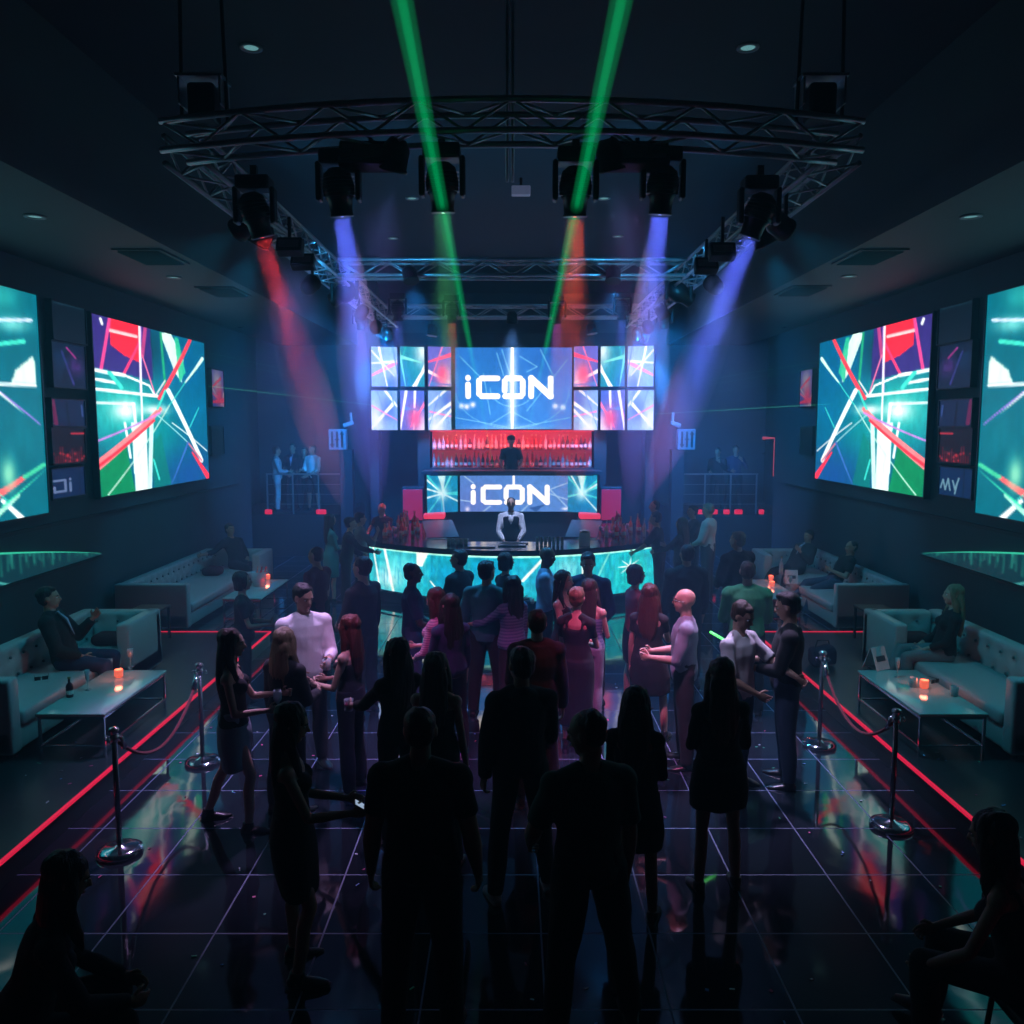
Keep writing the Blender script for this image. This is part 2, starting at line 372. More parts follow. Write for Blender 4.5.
def pic_center():     # zoomed photo px 345..695 x 143..385
    p = Pic(210, 146, c8(38, 104, 196), 345, 143, 695, 385)
    p.glow((440, 230), 90, c8(30, 120, 200), .7); p.glow((520, 330), 140, c8(50, 130, 220), .7); p.glow((640, 300), 80, c8(60, 120, 210), .7); p.glow((480, 170), 90, c8(30, 90, 170), .7)
    p.glow((640, 160), 60, c8(30, 80, 160), .6)
    for q in ((380, 318), (398, 312), (645, 316), (668, 320), (364, 316)): p.glow(q, 8, c8(235, 235, 255), .9)
    T = c8(110, 190, 240)
    for a, b in (((470, 160), (490, 225)), ((485, 150), (510, 225)), ((540, 170), (590, 200)), ((590, 200), (560, 215)), ((345, 350), (500, 378)), ((690, 350), (540, 378)), ((430, 220), (450, 340)), ((600, 150), (640, 230)), ((450, 370), (516, 330)), ((590, 372), (520, 335)), ((360, 170), (420, 230)), ((680, 180), (560, 330))):
        p.line(a, b, 3, T, al=.7)
    for k in range(20):
        a0, a1 = math.pi*k/20, math.pi*(k+1)/20
        p.line((516+66*math.cos(a0), 262+55*math.sin(a0)), (516+66*math.cos(a1), 262+55*math.sin(a1)), 3, T, al=.6)
        p.line((516+170*math.cos(a0), 270+112*math.sin(a0)), (516+170*math.cos(a1), 270+112*math.sin(a1)), 3, T, al=.5)
    p.glow((516, 262), 14, c8(200, 230, 255), .9, 150); p.line((516, 143), (516, 385), 8, (1, 1, 1))
    letters(p, 376, 640, 226, 295, (1, 1, 1)); p.line((516, 235), (516, 280), 6, (1, 1, 1))
    p.glow((516, 385), 150, c8(150, 200, 255), .5, 14)
    return p.tex(5, .06)
def pic_lower():      # zoomed 225..832 x 312..522
    p = Pic(200, 74, c8(74, 122, 200), 225, 312, 832, 522)
    p.glow((300, 480), 120, c8(90, 110, 190), .7); p.glow((700, 400), 160, c8(80, 130, 205), .6)
    T = c8(150, 190, 235)
    for a, b in (((715, 395), (832, 350)), ((715, 420), (832, 460)), ((225, 455), (290, 465)), ((350, 522), (390, 490)), ((250, 320), (300, 360)), ((720, 400), (832, 520)), ((600, 480), (560, 522))): p.line(a, b, 7, T, al=.85)
    p.poly([(600, 500), (690, 480), (640, 522)], c8(40, 80, 150)); p.glow((800, 505), 20, c8(230, 235, 255), .9, 8); p.glow((266, 508), 12, c8(220, 220, 255), .9, 14)
    p.line((518, 312), (518, 380), 12, (1, 1, 1)); letters(p, 285, 715, 368, 482, (1, 1, 1))
    return p.tex(6, .06)
def pic_small(seed, kind):
    r = random.Random(seed); W_ = (.92, .96, 1)
    base = {'pale': c8(120, 160, 225), 'teal': c8(20, 130, 160), 'pink': c8(90, 90, 190), 'dim': c8(8, 30, 62)}[kind]
    p = Pic(44, 60, base)
    if kind == 'dim':
        p.glow((.7, .5), .25, c8(90, 50, 150), .8); p.line((.3, .2), (.6, .9), .06, c8(60, 60, 160)); p.line((.45, .1), (.7, .3), .05, c8(190, 60, 170)); p.glow((.2, .4), .2, c8(20, 60, 110), .6); return p.tex(seed, .2)
    p.glow((r.random(), r.random()), .35, W_, .8); p.glow((r.random(), r.random()), .3, c8(60, 90, 200), .8)
    for k in range(5):
        x, y = r.random(), r.random(); a = r.uniform(0, 3.1)
        c = r.choice({'pale': [W_, W_, c8(250, 130, 190), c8(90, 130, 230)], 'teal': [W_, c8(120, 230, 220), c8(30, 160, 170), W_], 'pink': [c8(245, 70, 120), W_, c8(250, 120, 170), c8(70, 130, 220)]}[kind])
        p.line((x-.8*math.cos(a), y-.8*math.sin(a)), (x+.8*math.cos(a), y+.8*math.sin(a)), r.uniform(.04, .16), c, .02)
    if kind == 'pink': p.glow((.6, .7), .28, c8(240, 60, 110), .85)
    return p.tex(seed, .08)
def pic_burst(seed):
    p = Pic(60, 70, c8(10, 130, 180)); r = random.Random(seed); W_ = (.85, .97, 1)
    for k in range(13):
        a = r.uniform(0, 6.28); p.line((.5, .5), (.5+math.cos(a), .5+math.sin(a)), .03, W_ if k % 2 else c8(60, 210, 220), .07, al=.9)
    p.poly([(.35, 0), (.62, 0), (.52, .45)], W_, .8); p.glow((.5, .5), .2, W_, .9); p.glow((.5, 1), .4, c8(20, 90, 170), .5)
    return p.tex(seed, .1)
SZ0, SZ1 = 2.0, 4.85
a = GX(93, 313, -WX+.12); b = GX(205, 344, -WX+.12); bb = GX(208, 478, -WX+.12); ab = GX(98, 498, -WX+.12); n0 = GX(39, 296, -WX+.12); n1 = GX(46, 513, -WX+.12)
print('screen', a, ab, b, bb, n0, n1)
zt = (a.z+b.z)/2; zb = (ab.z+bb.z)/2; ya = (a.y+ab.y)/2; yb = (b.y+bb.y)/2; yn = (n0.y+n1.y)/2
zt2, zb2 = n0.z, n1.z
X = WX-.12
ps = pic_side(); pn = pic_near()
panel('video_screen', 'lit left wall video screen with red top corner and crossing white and red beams', 'video screen', ps, (-X, ya), (-X, yb), zb, zt, 1.7, 'wall video screens')
panel('video_screen', 'large teal video screen cut off by the left edge of the photo', 'video screen', pn, (-X, yn-4.6), (-X, yn), zb2, zt2, 1.6, 'wall video screens')
pr = pic_side().flip(); pnr = pic_near().flip()
panel('video_screen', 'lit right wall video screen with red top corner and crossing white and red beams', 'video screen', pr, (X, yb), (X, ya), zb, zt, 1.7, 'wall video screens')
panel('video_screen', 'large teal video screen cut off by the right edge of the photo', 'video screen', pnr, (X, yn), (X, yn-4.6), zb2, zt2, 1.6, 'wall video screens')
# dim monitor columns between the large screens and beyond them
def pic_mon(kind):
    if kind == 'dark': p = Pic(30, 30, c8(5, 22, 36)); p.line((0, .05), (1, .05), .04, c8(20, 60, 80)); return p
    if kind == 'bars':
        p = Pic(50, 46, c8(16, 12, 26)); r = random.Random(2)
        for k in range(12): p.line((.1+.07*k, 1), (.1+.07*k, r.uniform(.5, .8)), .03, c8(150, 30, 50), al=.8)
        for k in range(14): p.glow((r.random(), r.uniform(.7, .95)), .035, c8(230, 50, 60), .9)
        p.line((.6, .15), (1, .15), .06, c8(210, 50, 70)); return p
    if kind == 'blue': p = Pic(50, 40, c8(14, 36, 80)); p.line((.05, .05), (.12, .9), .12, c8(120, 30, 90)); p.line((.45, .1), (.5, 1), .06, c8(6, 18, 40)); p.line((.9, .2), (.92, .6), .06, c8(60, 90, 170)); return p
    if kind == 'logo':
        p = Pic(60, 46, c8(16, 44, 96)); c = c8(120, 150, 210)
        p.line((.08, .4), (.36, .4), .08, c); p.line((.4, .4), (.4, .78), .08, c); p.line((.08, .78), (.4, .78), .08, c); p.line((.08, .62), (.08, .78), .08, c); p.line((.55, .52), (.55, .8), .08, c); p.line((.55, .38), (.55, .4), .08, c); p.line((.84, 0), (.84, 1), .02, c8(8, 20, 44)); return p
    if kind == 'scrawl':
        p = Pic(60, 46, c8(14, 50, 104)); c = c8(130, 190, 220)
        for s in (((.05, .75), (.12, .45)), ((.12, .45), (.2, .8)), ((.2, .8), (.28, .4)), ((.28, .4), (.35, .8)), ((.42, .45), (.5, .75)), ((.5, .75), (.6, .35)), ((.55, .55), (.5, .9))): p.line(*s, .05, c)
        p.line((.75, 0), (.75, 1), .03, c8(6, 20, 44)); return p
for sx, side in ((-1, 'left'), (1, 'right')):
    rows = [('dark', 300, 338), ('dim', 341, 386), ('blue', 399, 426), ('bars', 429, 464), ('logo' if sx < 0 else 'scrawl', 470, 499)]
    names = {'dark': 'switched-off black monitor at the top of the {} wall column between large screens', 'dim': 'dim purple monitor in the {} wall column, second from top', 'blue': 'dim blue monitor with pink streak in the {} wall column', 'bars': 'dark monitor with small red bars low in the {} wall column', 'logo': 'blue monitor with white letters at the bottom of the {} wall column', 'scrawl': 'blue monitor with pale scrawl at the bottom of the {} wall column'}
    for k, (kd, t, bt) in enumerate(rows):
        p0 = GX(51, t, -WX+.12); p1 = GX(84, t+3, -WX+.12); q0 = GX(53, bt, -WX+.12)
        pc = pic_small(40, 'dim') if kd == 'dim' else pic_mon(kd)
        if kd == 'logo' or sx < 0: pass
        elif kd != 'scrawl': pc.flip()
        ends = ((-X, p0.y), (-X, p1.y)) if sx < 0 else ((X, p1.y), (X, p0.y))
        panel('monitor', names[kd].format(side), 'monitor', pc, *ends, q0.z, p0.z, .7, 'monitors in wall columns', frame=.02)
    for (t, bt, kd) in ((369, 406, 'pink'), (427, 455, 'dark')):
        p0 = GX(210, t, -WX+.1); p1 = GX(222, t, -WX+.1); q0 = GX(210, bt, -WX+.1)
        ends = ((-X, p0.y), (-X, p1.y)) if sx < 0 else ((X, p1.y), (X, p0.y))
        panel('monitor', ('small pink and violet lit monitor beyond the large %s wall screen' if kd == 'pink' else 'small dark monitor below the pink one beyond the large %s wall screen') % side, 'monitor', pic_small(9, 'pink') if kd == 'pink' else pic_mon('dark'), *ends, q0.z, p0.z, .45, 'monitors in wall columns', frame=.02)
    # low curved wall strip, its teal mirror reflection painted as a glowing picture
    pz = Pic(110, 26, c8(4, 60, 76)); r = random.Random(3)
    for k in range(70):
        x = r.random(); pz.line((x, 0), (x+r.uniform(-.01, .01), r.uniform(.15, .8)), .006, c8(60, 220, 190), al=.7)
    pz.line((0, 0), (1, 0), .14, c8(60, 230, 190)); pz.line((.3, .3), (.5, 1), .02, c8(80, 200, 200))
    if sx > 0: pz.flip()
    root = empty('painted_reflection', (sx*(WX-.06), 11.4, 1.3), 0, 'low wedge-shaped wall panel with painted teal reflection below the large screens on the %s wall' % side, 'wall panel')
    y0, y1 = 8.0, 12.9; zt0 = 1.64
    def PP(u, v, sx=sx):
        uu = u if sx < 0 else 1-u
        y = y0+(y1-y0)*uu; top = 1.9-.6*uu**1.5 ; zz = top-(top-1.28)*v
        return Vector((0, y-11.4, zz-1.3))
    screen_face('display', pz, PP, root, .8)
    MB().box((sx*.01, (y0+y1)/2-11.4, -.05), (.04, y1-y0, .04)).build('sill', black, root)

# ---------- centre stage video wall
def arcpt(px, py):    # gently curved wall: outer columns stand nearer
    t = (px-512)/142; return GY(px, py, 20.1-.7*abs(t)**1.6)
colsx = [(371, 397), (400, 424), (428, 451), (574, 598), (601, 625), (628, 654)]
kinds = [('pale', 'pale'), ('teal', 'pink'), ('pale', 'teal'), ('pale', 'teal'), ('teal', 'pink'), ('pale', 'pale')]
pos = ['outermost left', 'middle left', 'inner left', 'inner right', 'middle right', 'outermost right']
for ci, (x0, x1) in enumerate(colsx):
    for ri, (t, bt) in enumerate(((346.5, 386.5), (390.5, 430))):
        A = arcpt(x0, t); B = arcpt(x1, t); C = arcpt((x0+x1)/2, bt)
        ksel = ci if ci < 3 else 5-ci; kd = kinds[ci][ri]
        if ksel == 2: kd = 'pink' if ri == 0 else 'pale'
        pc = pic_small(20+ksel*2+ri, kd)
        if ci >= 3: pc.flip()
        panel('video_tile', f"{'upper' if ri == 0 else 'lower'} small video panel in the {pos[ci]} column beside the iCON screen", 'video tile', pc, A, B, C.z, A.z, 1.8, 'small video panels flanking the iCON screen', frame=.012)
A = GY(455, 347.5, 20.1); B = GY(571.5, 429, 20.1)
panel('video_screen', 'large blue video screen above the bottles with white iCON lettering', 'video screen', pic_center(), A, B, B.z, A.z, 1.9, frame=.02)
A = GY(460, 475, 18.7); B = GY(571, 511.5, 18.7)
panel('video_screen', 'wide low video screen with white iCON lettering behind the bartender', 'video screen', pic_lower(), A, B, B.z, A.z, 1.5, frame=.02)
for s, nm in ((-1, 'left'), (1, 'right')):
    A = GY(512-s*-1*0+s*54.5, 474, 18.72); Bq = GY(512+s*85.5, 473, 18.3); C = GY(512+s*54.5, 511.5, 18.72)
    ends = (Bq, A) if s < 0 else (A, Bq)
    panel('video_tile', f'teal starburst video panel angled at the {nm} of the lower iCON screen', 'video tile', pic_burst(4+s), *ends, C.z, A.z, 1.5, frame=.015)
# stage core: curved body, shelf ledge, header, side pillars
core = MB()
arc = lambda n, hw, yf, sag: [(hw*(2*i/n-1), yf+sag*((2*i/n-1)**2)) for i in range(n+1)]
body = mat('stage structure paint', (.02, .03, .045), .5)
z0 = GY(512, 511.5, 18.7).z; zl = GY(512, 471, 18.5).z; zb_ = GY(512, 430, 20).z; ztop = GY(512, 345, 20.1).z
hw = 2.02
struct('stage_core_wall', MB().box((0, 18.95, (zl-.1)/2), (2*hw, .14, zl-.1)).box((-hw+.05, 19.6, (zl-.1)/2), (.1, 1.2, zl-.1)).box((hw-.05, 19.6, (zl-.1)/2), (.1, 1.2, zl-.1)), body)
struct('stage_floor', MB().box((0, 19.6, (zl-.95)/2), (2*hw-.22, 1.1, zl-.95)), body)
struct('stage_ledge', MB().prism(list(arc(16, 2.0, 18.45, -.12))+[(2.0, 19.08), (-2.0, 19.08)], zl-.1, zl).box((0, 20.15, zl/2), (3.9, .6, zl)), mat('ledge edge', (.05, .06, .08), .3))
struct('stage_header_wall', MB().box((0, 20.6, (zb_+ztop)/2+.15), (7.0, .7, ztop-zb_+.3)), body)
for s in (-1, 1):
    struct('stage_pillar', MB().box((s*2.15, 20.7, 1.7), (.3, .9, 3.4)), body)
    struct('stage_pillar', MB().box((s*3.42, 20.9, 3.4), (.22, .5, 6.8)), body)
shelfback = MB().box((0, 20.4, (zl+zb_)/2), (3.9, .04, zb_-zl-.02)).build('backlight', mat('red backlight panel', (.2, .02, .04), .6, emis=(.9, .05, .1), es=.35))
tag(shelfback, 'red glowing back panel of the bottle display under the iCON screen', 'backlight')
# bottles
bm_cols = [((.5, .06, .05), 'red'), ((.6, .28, .22), 'amber'), ((.55, .5, .52), 'clear'), ((.12, .03, .04), 'dark')]
def bottle_mat(c, nm):
    m = bpy.data.materials.new('bottle glass '+nm); m.use_nodes = True; nt = m.node_tree; N = nt.nodes
    b = N['Principled BSDF']; b.inputs['Base Color'].default_value = (*c, 1); b.inputs['Roughness'].default_value = .12
    t = N.new('ShaderNodeBsdfTranslucent'); t.inputs[0].default_value = (*[min(1, v*1.6) for v in c], 1); mx = N.new('ShaderNodeMixShader'); mx.inputs[0].default_value = .45
    nt.links.new(b.outputs[0], mx.inputs[1]); nt.links.new(t.outputs[0], mx.inputs[2]); nt.links.new(mx.outputs[0], N['Material Output'].inputs[0]); return m
bmats = [bottle_mat(*q) for q in bm_cols]; capm = mat('bottle cap', (.5, .4, .2), .3, .8); labm = mat('paper bottle label', (.7, .68, .62), .6)
profs = [[(.038, 0), (.04, .01), (.04, .19), (.03, .22), (.014, .25), (.013, .31), (.016, .315), (.016, .33)],
         [(.045, 0), (.048, .01), (.048, .15), (.02, .19), (.015, .24), (.018, .25), (.018, .27)],
         [(.034, 0), (.036, .01), (.036, .2), (.016, .26), (.014, .33), (.017, .335), (.017, .35)]]
bproto = []
for i, pf in enumerate(profs):
    for j in range(4):
        me = MB().lathe(pf, n=10).mesh('bottle'); me.materials.append(bmats[j]); me.shade_smooth()
        top = pf[-1][1]; cm = MB().lathe([(.018, top-.02), (.018, top+.012)], n=10).mesh('cap'); cm.materials.append(capm)
        r0 = pf[1][0]+.001; lm = MB().lathe([(r0, .05), (r0, .12)], n=10).mesh('label_band'); lm.materials.append(labm)
        bproto.append((me, cm, lm))
def bottle(loc, k, label, group, parts=True):
    me, cm, lm = bproto[k]
    o = bpy.data.objects.new('bottle', me); col.objects.link(o); o.location = loc; tag(o, label, 'bottle', group)
    if parts:
        for nm, q in (('cap', cm), ('label_band', lm)):
            c = bpy.data.objects.new(nm, q); col.objects.link(c); c.parent = o
    return o
rs = [zl, zl+(zb_-zl)*.48]
shl = MB().box((0, 20.2, rs[1]-.012), (3.96, .5, .024)); sh = shl.build('bottle_shelf', glass); tag(sh, 'long glass shelf holding the upper row of backlit bottles', 'shelf')
for ri, z in enumerate(rs):
    for k in range(36):
        x = -1.88+3.76*k/35+random.uniform(-.01, .01)
        bottle((x, 20.15+random.uniform(-.08, .08), z), random.randrange(12), f"red-lit liquor bottle in the {'upper' if ri else 'lower'} row of the display under the iCON screen", f"bottles in the {'upper' if ri else 'lower'} row of the back display")
for s in (-1, 1):
    for z in (zl+.03, rs[1]+.36):
        pass
def area(name, loc, target, color, power, sx, sy):
    l = bpy.data.lights.new(name, 'AREA'); l.shape = 'RECTANGLE'; l.size = sx; l.size_y = sy; l.color = color; l.energy = power
    o = bpy.data.objects.new(name, l); col.objects.link(o); o.location = loc; o.rotation_euler = (Vector(target)-Vector(loc)).to_track_quat('-Z', 'Y').to_euler(); return o
st = MB().box((0, 19.86, zb_-.02), (3.9, .03, .02)).build('led_strip', red_led); tag(st, 'thin red light strip above the bottle display', 'light strip')
area('shelf strip light', (0, 19.75, zb_-.06), (0, 20.2, zl), (1, .12, .16), 60, 3.8, .05)
# ---------- bar
def barfront_pic():
    p = Pic(330, 60, c8(20, 170, 190), 30, 245, 985, 415); W_ = (.93, 1, 1)
    for q, r, c in (((150, 320), 70, c8(110, 225, 235)), ((100, 360), 40, c8(210, 245, 250)), ((300, 330), 70, c8(10, 140, 190)), ((560, 330), 60, c8(40, 170, 210)), ((680, 300), 50, c8(130, 220, 235)), ((900, 330), 70, c8(20, 190, 180)), ((430, 300), 60, c8(0, 130, 190))): p.glow(q, r, c, .8)
    r = random.Random(11)
    for k in range(260):
        x = r.uniform(30, 985); y = r.uniform(245, 330); p.line((x, y), (x+r.uniform(-3, 3), y+r.uniform(15, 80)), 2.5, r.choice([c8(80, 225, 225), c8(0, 110, 160), c8(20, 150, 200)]), al=.55)
    p.line((30, 247), (985, 247), 12, c8(170, 255, 240)); p.line((88, 235), (122, 415), 9, W_); p.line((45, 235), (70, 400), 6, W_)
    p.poly([(205, 245), (245, 245), (222, 300), (205, 300)], W_); p.line((210, 300), (190, 400), 6, c8(140, 220, 235)); p.line((250, 350), (300, 415), 5, W_)
    p.line((540, 335), (600, 262), 9, W_); p.line((730, 245), (730, 380), 9, W_); p.line((760, 380), (820, 245), 5, c8(120, 230, 220))
    for a in range(8): p.line((890, 310), (890+42*math.cos(a*.8), 310+32*math.sin(a*.8)), 6, W_, 2)
    return p.tex(2, .14)
HB, YF, SG = 2.72, 14.4, 1.25
bar = empty('bar_counter', (0, YF, 0), 0, 'curved bar counter with glowing teal front panel and dark top', 'bar')
fr = lambda n, hw, off: [(hw*(2*i/n-1), off+SG*((2*i/n-1)**2)) for i in range(n+1)]
top = MB(); outer = fr(28, HB+.06, -.08)
for s in (1,):
    inner = [(HB+.06, 4.0), (1.95, 4.0), (1.25, 1.5), (.8, 1.05), (-.8, 1.05), (-1.25, 1.5), (-1.95, 4.0), (-HB-.06, 4.0)]
    top.prism(outer+inner, 1.02, 1.12)
top.build('countertop', darkwood, bar)
MB().prism(fr(28, HB-.12, .14)+[(HB-.12, 3.9), (HB-.4, 3.9), (HB-.4, 1.7)]+list(reversed(fr(20, HB-.45, .4)))+[(-HB+.4, 1.7), (-HB+.4, 3.9), (-HB+.12, 3.9)], .0, 1.02).build('bar_body', body, bar)
def PB(u, v):
    t = 2*u-1; return Vector((HB*t, YF-YF+SG*t*t, 1.01-.83*v))
screen_face('glowing_front', barfront_pic(), PB, bar, 1.5)
MB().prism(fr(28, HB, .02)+list(reversed(fr(28, HB, .16))), .0, .17).build('plinth', blackplastic, bar)
MB().tube([Vector((x, y, .22)) for x, y in fr(28, HB-.05, -.12)], .022).build('foot_rail', chrome, bar)
redp = mat('red lit acrylic', (.3, .02, .06), .3, emis=(.9, .03, .12), es=.28)
for s, nm in ((-1, 'left'), (1, 'right')):
    t = empty('cabinet', (s*2.25, 18.95, 0), 0, f'tall red-lit back bar cabinet at the {nm} of the lower iCON screen', 'cabinet')
    MB().rbox((0, 0, .95), (.5, .4, 1.9), .02).build('cabinet_body', body, t); MB().rbox((0, -.21, 1.5), (.44, .02, .7), .008).build('lit_door', redp, t)
    t = empty('drink_cooler', (s*1.72, 18.35, 0), 0, f'low dark cooler with glowing red rim at the {nm} behind the bar', 'cooler')
    MB().rbox((0, 0, .62), (.5, .45, 1.24), .02).build('cooler_body', body, t); MB().rbox((0, -.02, 1.3), (.46, .4, .12), .03).build('lit_rim', mat('hot red light', (.4, .02, .08), .3, emis=(1, .06, .15), es=.8), t)
    b = MB().box((0, 0, 0), (.62, .8, .02), rot=(R(18), 0, R(s*-14))).build('glass_tray', mat('teal glass tray', (.05, .12, .15), .1), None, loc=(s*1.42, 16.25, 1.26))
    tag(b, f'tilted pale glass tray lying on the {nm} inner end of the bar', 'tray')
# drinks on the bar: bottles, tumblers, shakers
gm = mat('frosted drinking glass', (.55, .68, .74), .08, alpha=.55, spec=.8)
def glass_mesh(kind):
    m = MB()
    if kind == 'tumbler': m.lathe([(.03, 0), (.036, .004), (.04, .1), (.036, .1), (.032, .012), (.0, .012)], n=14)
    elif kind == 'flute': m.lathe([(.03, 0), (.031, .004), (.004, .012), (.004, .085), (.02, .12), (.026, .21), (.023, .21), (.017, .125), (0, .1)], n=14)
    elif kind == 'wine': m.lathe([(.034, 0), (.035, .004), (.004, .012), (.004, .09), (.034, .13), (.036, .17), (.03, .21), (.028, .21), (.034, .17), (.03, .13), (0, .1)], n=14)
    else: m.lathe([(.028, 0), (.03, .004), (.03, .16), (.027, .16), (.027, .012), (0, .012)], n=14)
    me = m.mesh(kind); me.materials.append(gm); me.shade_smooth(); return me
GM = {k: glass_mesh(k) for k in ('tumbler', 'flute', 'wine', 'highball')}
liq = {c: mat('drink '+c, v, .1, emis=None) for c, v in (('pink', (.8, .1, .25)), ('amber', (.7, .3, .05)), ('clear', (.5, .6, .65)), ('blue', (.1, .3, .8)))}
def drink(kind, loc, c, label, group=None, rot=None):
    o = bpy.data.objects.new('drinking_glass', GM[kind]); col.objects.link(o); o.location = loc; tag(o, label, 'glass', group)
    if rot: o.rotation_euler = rot
    z0, z1, r0, r1 = {'tumbler': (.014, .07, .031, .034), 'flute': (.112, .18, .012, .02), 'wine': (.115, .15, .02, .031), 'highball': (.014, .11, .026, .026)}[kind]
    MB().lathe([(r0*.95, z0), (r1*.95, z1)], n=12).build('drink', liq[c], o, True); return o
rr = random.Random(4)
for s, nm in ((-1, 'left'), (1, 'right')):
    for k in range(17):
        x = s*(1.75+.85*rr.random()); y = 15.95+1.9*rr.random()
        if abs(x) < 2.05 and y > 17: x = s*2.3
        bottle((x, y, 1.12), rr.choice([0, 1, 2, 4, 5, 6, 8, 9, 10]), f'pink-lit bottle in the cluster on the {nm} end of the bar', f'bottles clustered on the {nm} end of the bar')
    for k in range(12):
        x = s*(1.7+.95*rr.random()); y = 15.75+1.2*rr.random()
        drink(rr.choice(['tumbler', 'wine', 'highball']), (x, y, 1.12), 'pink', f'pink-lit drinking glass among the bottles on the {nm} end of the bar', f'glasses on the {nm} end of the bar')
for k, x in enumerate((-1.16, -1.08, -1.0, -.93, -.85)):
    for j in range(2): drink('tumbler', (x, 15.1+.1*j, 1.12+.0*j), 'clear', 'clear tumbler in the cluster left of the bartender on the bar', 'tumblers left of the bartender')
for k in range(7):
    drink('highball', (.46+.075*k, 14.95+.02*(k % 2), 1.12), 'pink' if k < 2 else 'clear', 'clear tall glass in the row right of the bartender on the bar', 'row of tall glasses on the bar')
t = empty('glass_jar', (1.32, 14.95, 1.12), 0, 'large clear glass jar standing alone on the bar right of the tall glasses', 'jar')
MB().lathe([(.1, 0), (.105, .01), (.105, .22), (.09, .25), (.085, .25), (.095, .22), (.095, .015), (0, .015)], n=20).build('jar_body', gm, t, True); MB().lathe([(.09, .25), (.095, .27), (.03, .285)], n=20).build('lid', chrome, t, True)
for k, (x, y) in enumerate(((-.55, 14.75), (0, 14.65), (.05, 14.72))):
    o = MB().rbox((0, 0, .012), (.5, .22, .024), .01).build('bar_mat', mat('wet bar mat', (.25, .3, .35), .15), None, loc=(x+(-.0), y+.25*k, 1.12))
    tag(o, ['left shiny bar mat near the tumblers', 'front shiny bar mat before the bartender', 'rear shiny bar mat under the bartender hands'][k]+' on the counter', 'bar mat')
# ---------- lounges
def tuft(nx, nz, w, h, axis_u, axis_n, sgn, off=0):
    pts = [(-w/2+w*(i+.5+(.25 if j % 2 else -.25))/nx, -h/2+h*(j+.6)/(nz+.2)) for i in range(nx) for j in range(nz)]
    def f(p, nrm):
        if p[axis_n]*sgn < 0: return Vector((0, 0, 0))
        d = 0
        for (a, b) in pts:
            q = (p[axis_u]-a)**2+(p.z-b)**2
            if q < .02: d += math.exp(-q/.0016)*.035+math.exp(-q/.008)*.02
        v = Vector((0, 0, 0)); v[axis_n] = -sgn*d; return v
    return f
dimp = mat('leather button', (.12, .15, .16), .4)
def sofa(s, xb, xf, y0, y1, xr, yr, z, H, label, nu):
    # s: -1 left wall, +1 right; L shape: long run along the wall and a return at the far end out to xr
    t = empty('lounge_sofa', (s*(xb+xf)/2, (y0+y1)/2, z), 0, label, 'sofa', 'white tufted lounge sofas'); cx, cy = s*(xb+xf)/2, (y0+y1)/2
    c = lambda x, y, zz: (s*x-cx, y-cy, zz)
    L = y1-y0; aw = .16
    MB().rbox(c((xb+xf)/2, (y0+y1)/2, .17), (xb-xf, L, .22), .03).rbox(c((xb+xr)/2, (yr+y1)/2, .17), (xb-xr, y1-yr, .22), .03).build('base', leather, t, True)
    f1 = tuft(nu, 3, L-aw, H-.1, 1, 0, -s)
    MB().rbox(c(xb-.1, (y0+aw+y1)/2, H/2+.06), (.2, L-aw, H-.1), .06, seg=(1, int(L/.045), 14), disp=f1).build('backrest', leather, t, True)
    wr = xb-xr-.2; f2 = tuft(max(3, int(wr/.24)), 3, wr, H-.1, 0, 1, -1)
    MB().rbox(c((xb-.2+xr)/2, y1-.1, H/2+.06), (wr, .2, H-.1), .06, seg=(int(wr/.045), 1, 14), disp=f2).build('return_backrest', leather, t, True)
    bme = MB().ell((0, 0, 0), (.017, .017, .017), n=8, m=6).mesh('button'); bme.materials.append(dimp); bme.shade_smooth(); nr = max(3, int(wr/.24))
    spots_ = [c(xb-.2+.01, (y0+aw+y1)/2-(L-aw)/2+(L-aw)*(i+.5+(.25 if j % 2 else -.25))/nu, H/2+.06-(H-.1)/2+(H-.1)*(j+.6)/3.2) for i in range(nu) for j in range(3)]
    spots_ += [Vector(c((xb-.2+xr)/2, y1-.2+.01, H/2+.06-(H-.1)/2+(H-.1)*(j+.6)/3.2))+Vector((-wr/2+wr*(i+.5+(.25 if j % 2 else -.25))/nr, 0, 0)) for i in range(nr) for j in range(3)]
    for q in spots_:
        bo = bpy.data.objects.new('button', bme); col.objects.link(bo); bo.parent = t; bo.location = q
    MB().rbox(c((xb+xf)/2, y0+aw/2, H/2+.03), (xb-xf+.02, aw, H-.04), .035).build('armrest', leather, t, True)
    MB().rbox(c(xr+aw/2, (yr+y1)/2, H/2+.03), (aw, y1-yr, H-.04), .035).build('armrest', leather, t, True)
    MB().rbox(c((xb-.2+xf-.02)/2, (y0+aw+yr)/2, .35), (xb-.2-xf+.04, yr-y0-aw, .16), .05, seg=(6, 10, 1)).build('seat_cushion', leather, t, True)
    MB().rbox(c((xb-.2+xr+aw)/2, (yr+y1-.2)/2, .35), (xb-.2-xr-aw, y1-.2-yr, .16), .05).build('seat_cushion', leather, t, True)
    for (x, y) in ((xb-.08, y0+.08), (xf+.08, y0+.08), (xb-.08, y1-.08), (xr+.08, y1-.08), (xr+.08, yr+.1)):
        MB().cyl(c(x, y, 0), c(x, y, .07), .025, .03).build('foot', chrome, t)
    return t
lab = {-1: 'left', 1: 'right'}
for s in (-1, 1):
    sofa(s, 5.5, 4.62, 7.4, 10.45, 4.5, 9.55, .2, .76, f'near white tufted corner sofa on the {lab[s]} raised platform', 12)
    sofa(s, 6.35, 5.2, 13.05, 17.0, 4.95, 16.1, 0, .76, f'far white tufted corner sofa on the floor beyond the {lab[s]} platform', 16)
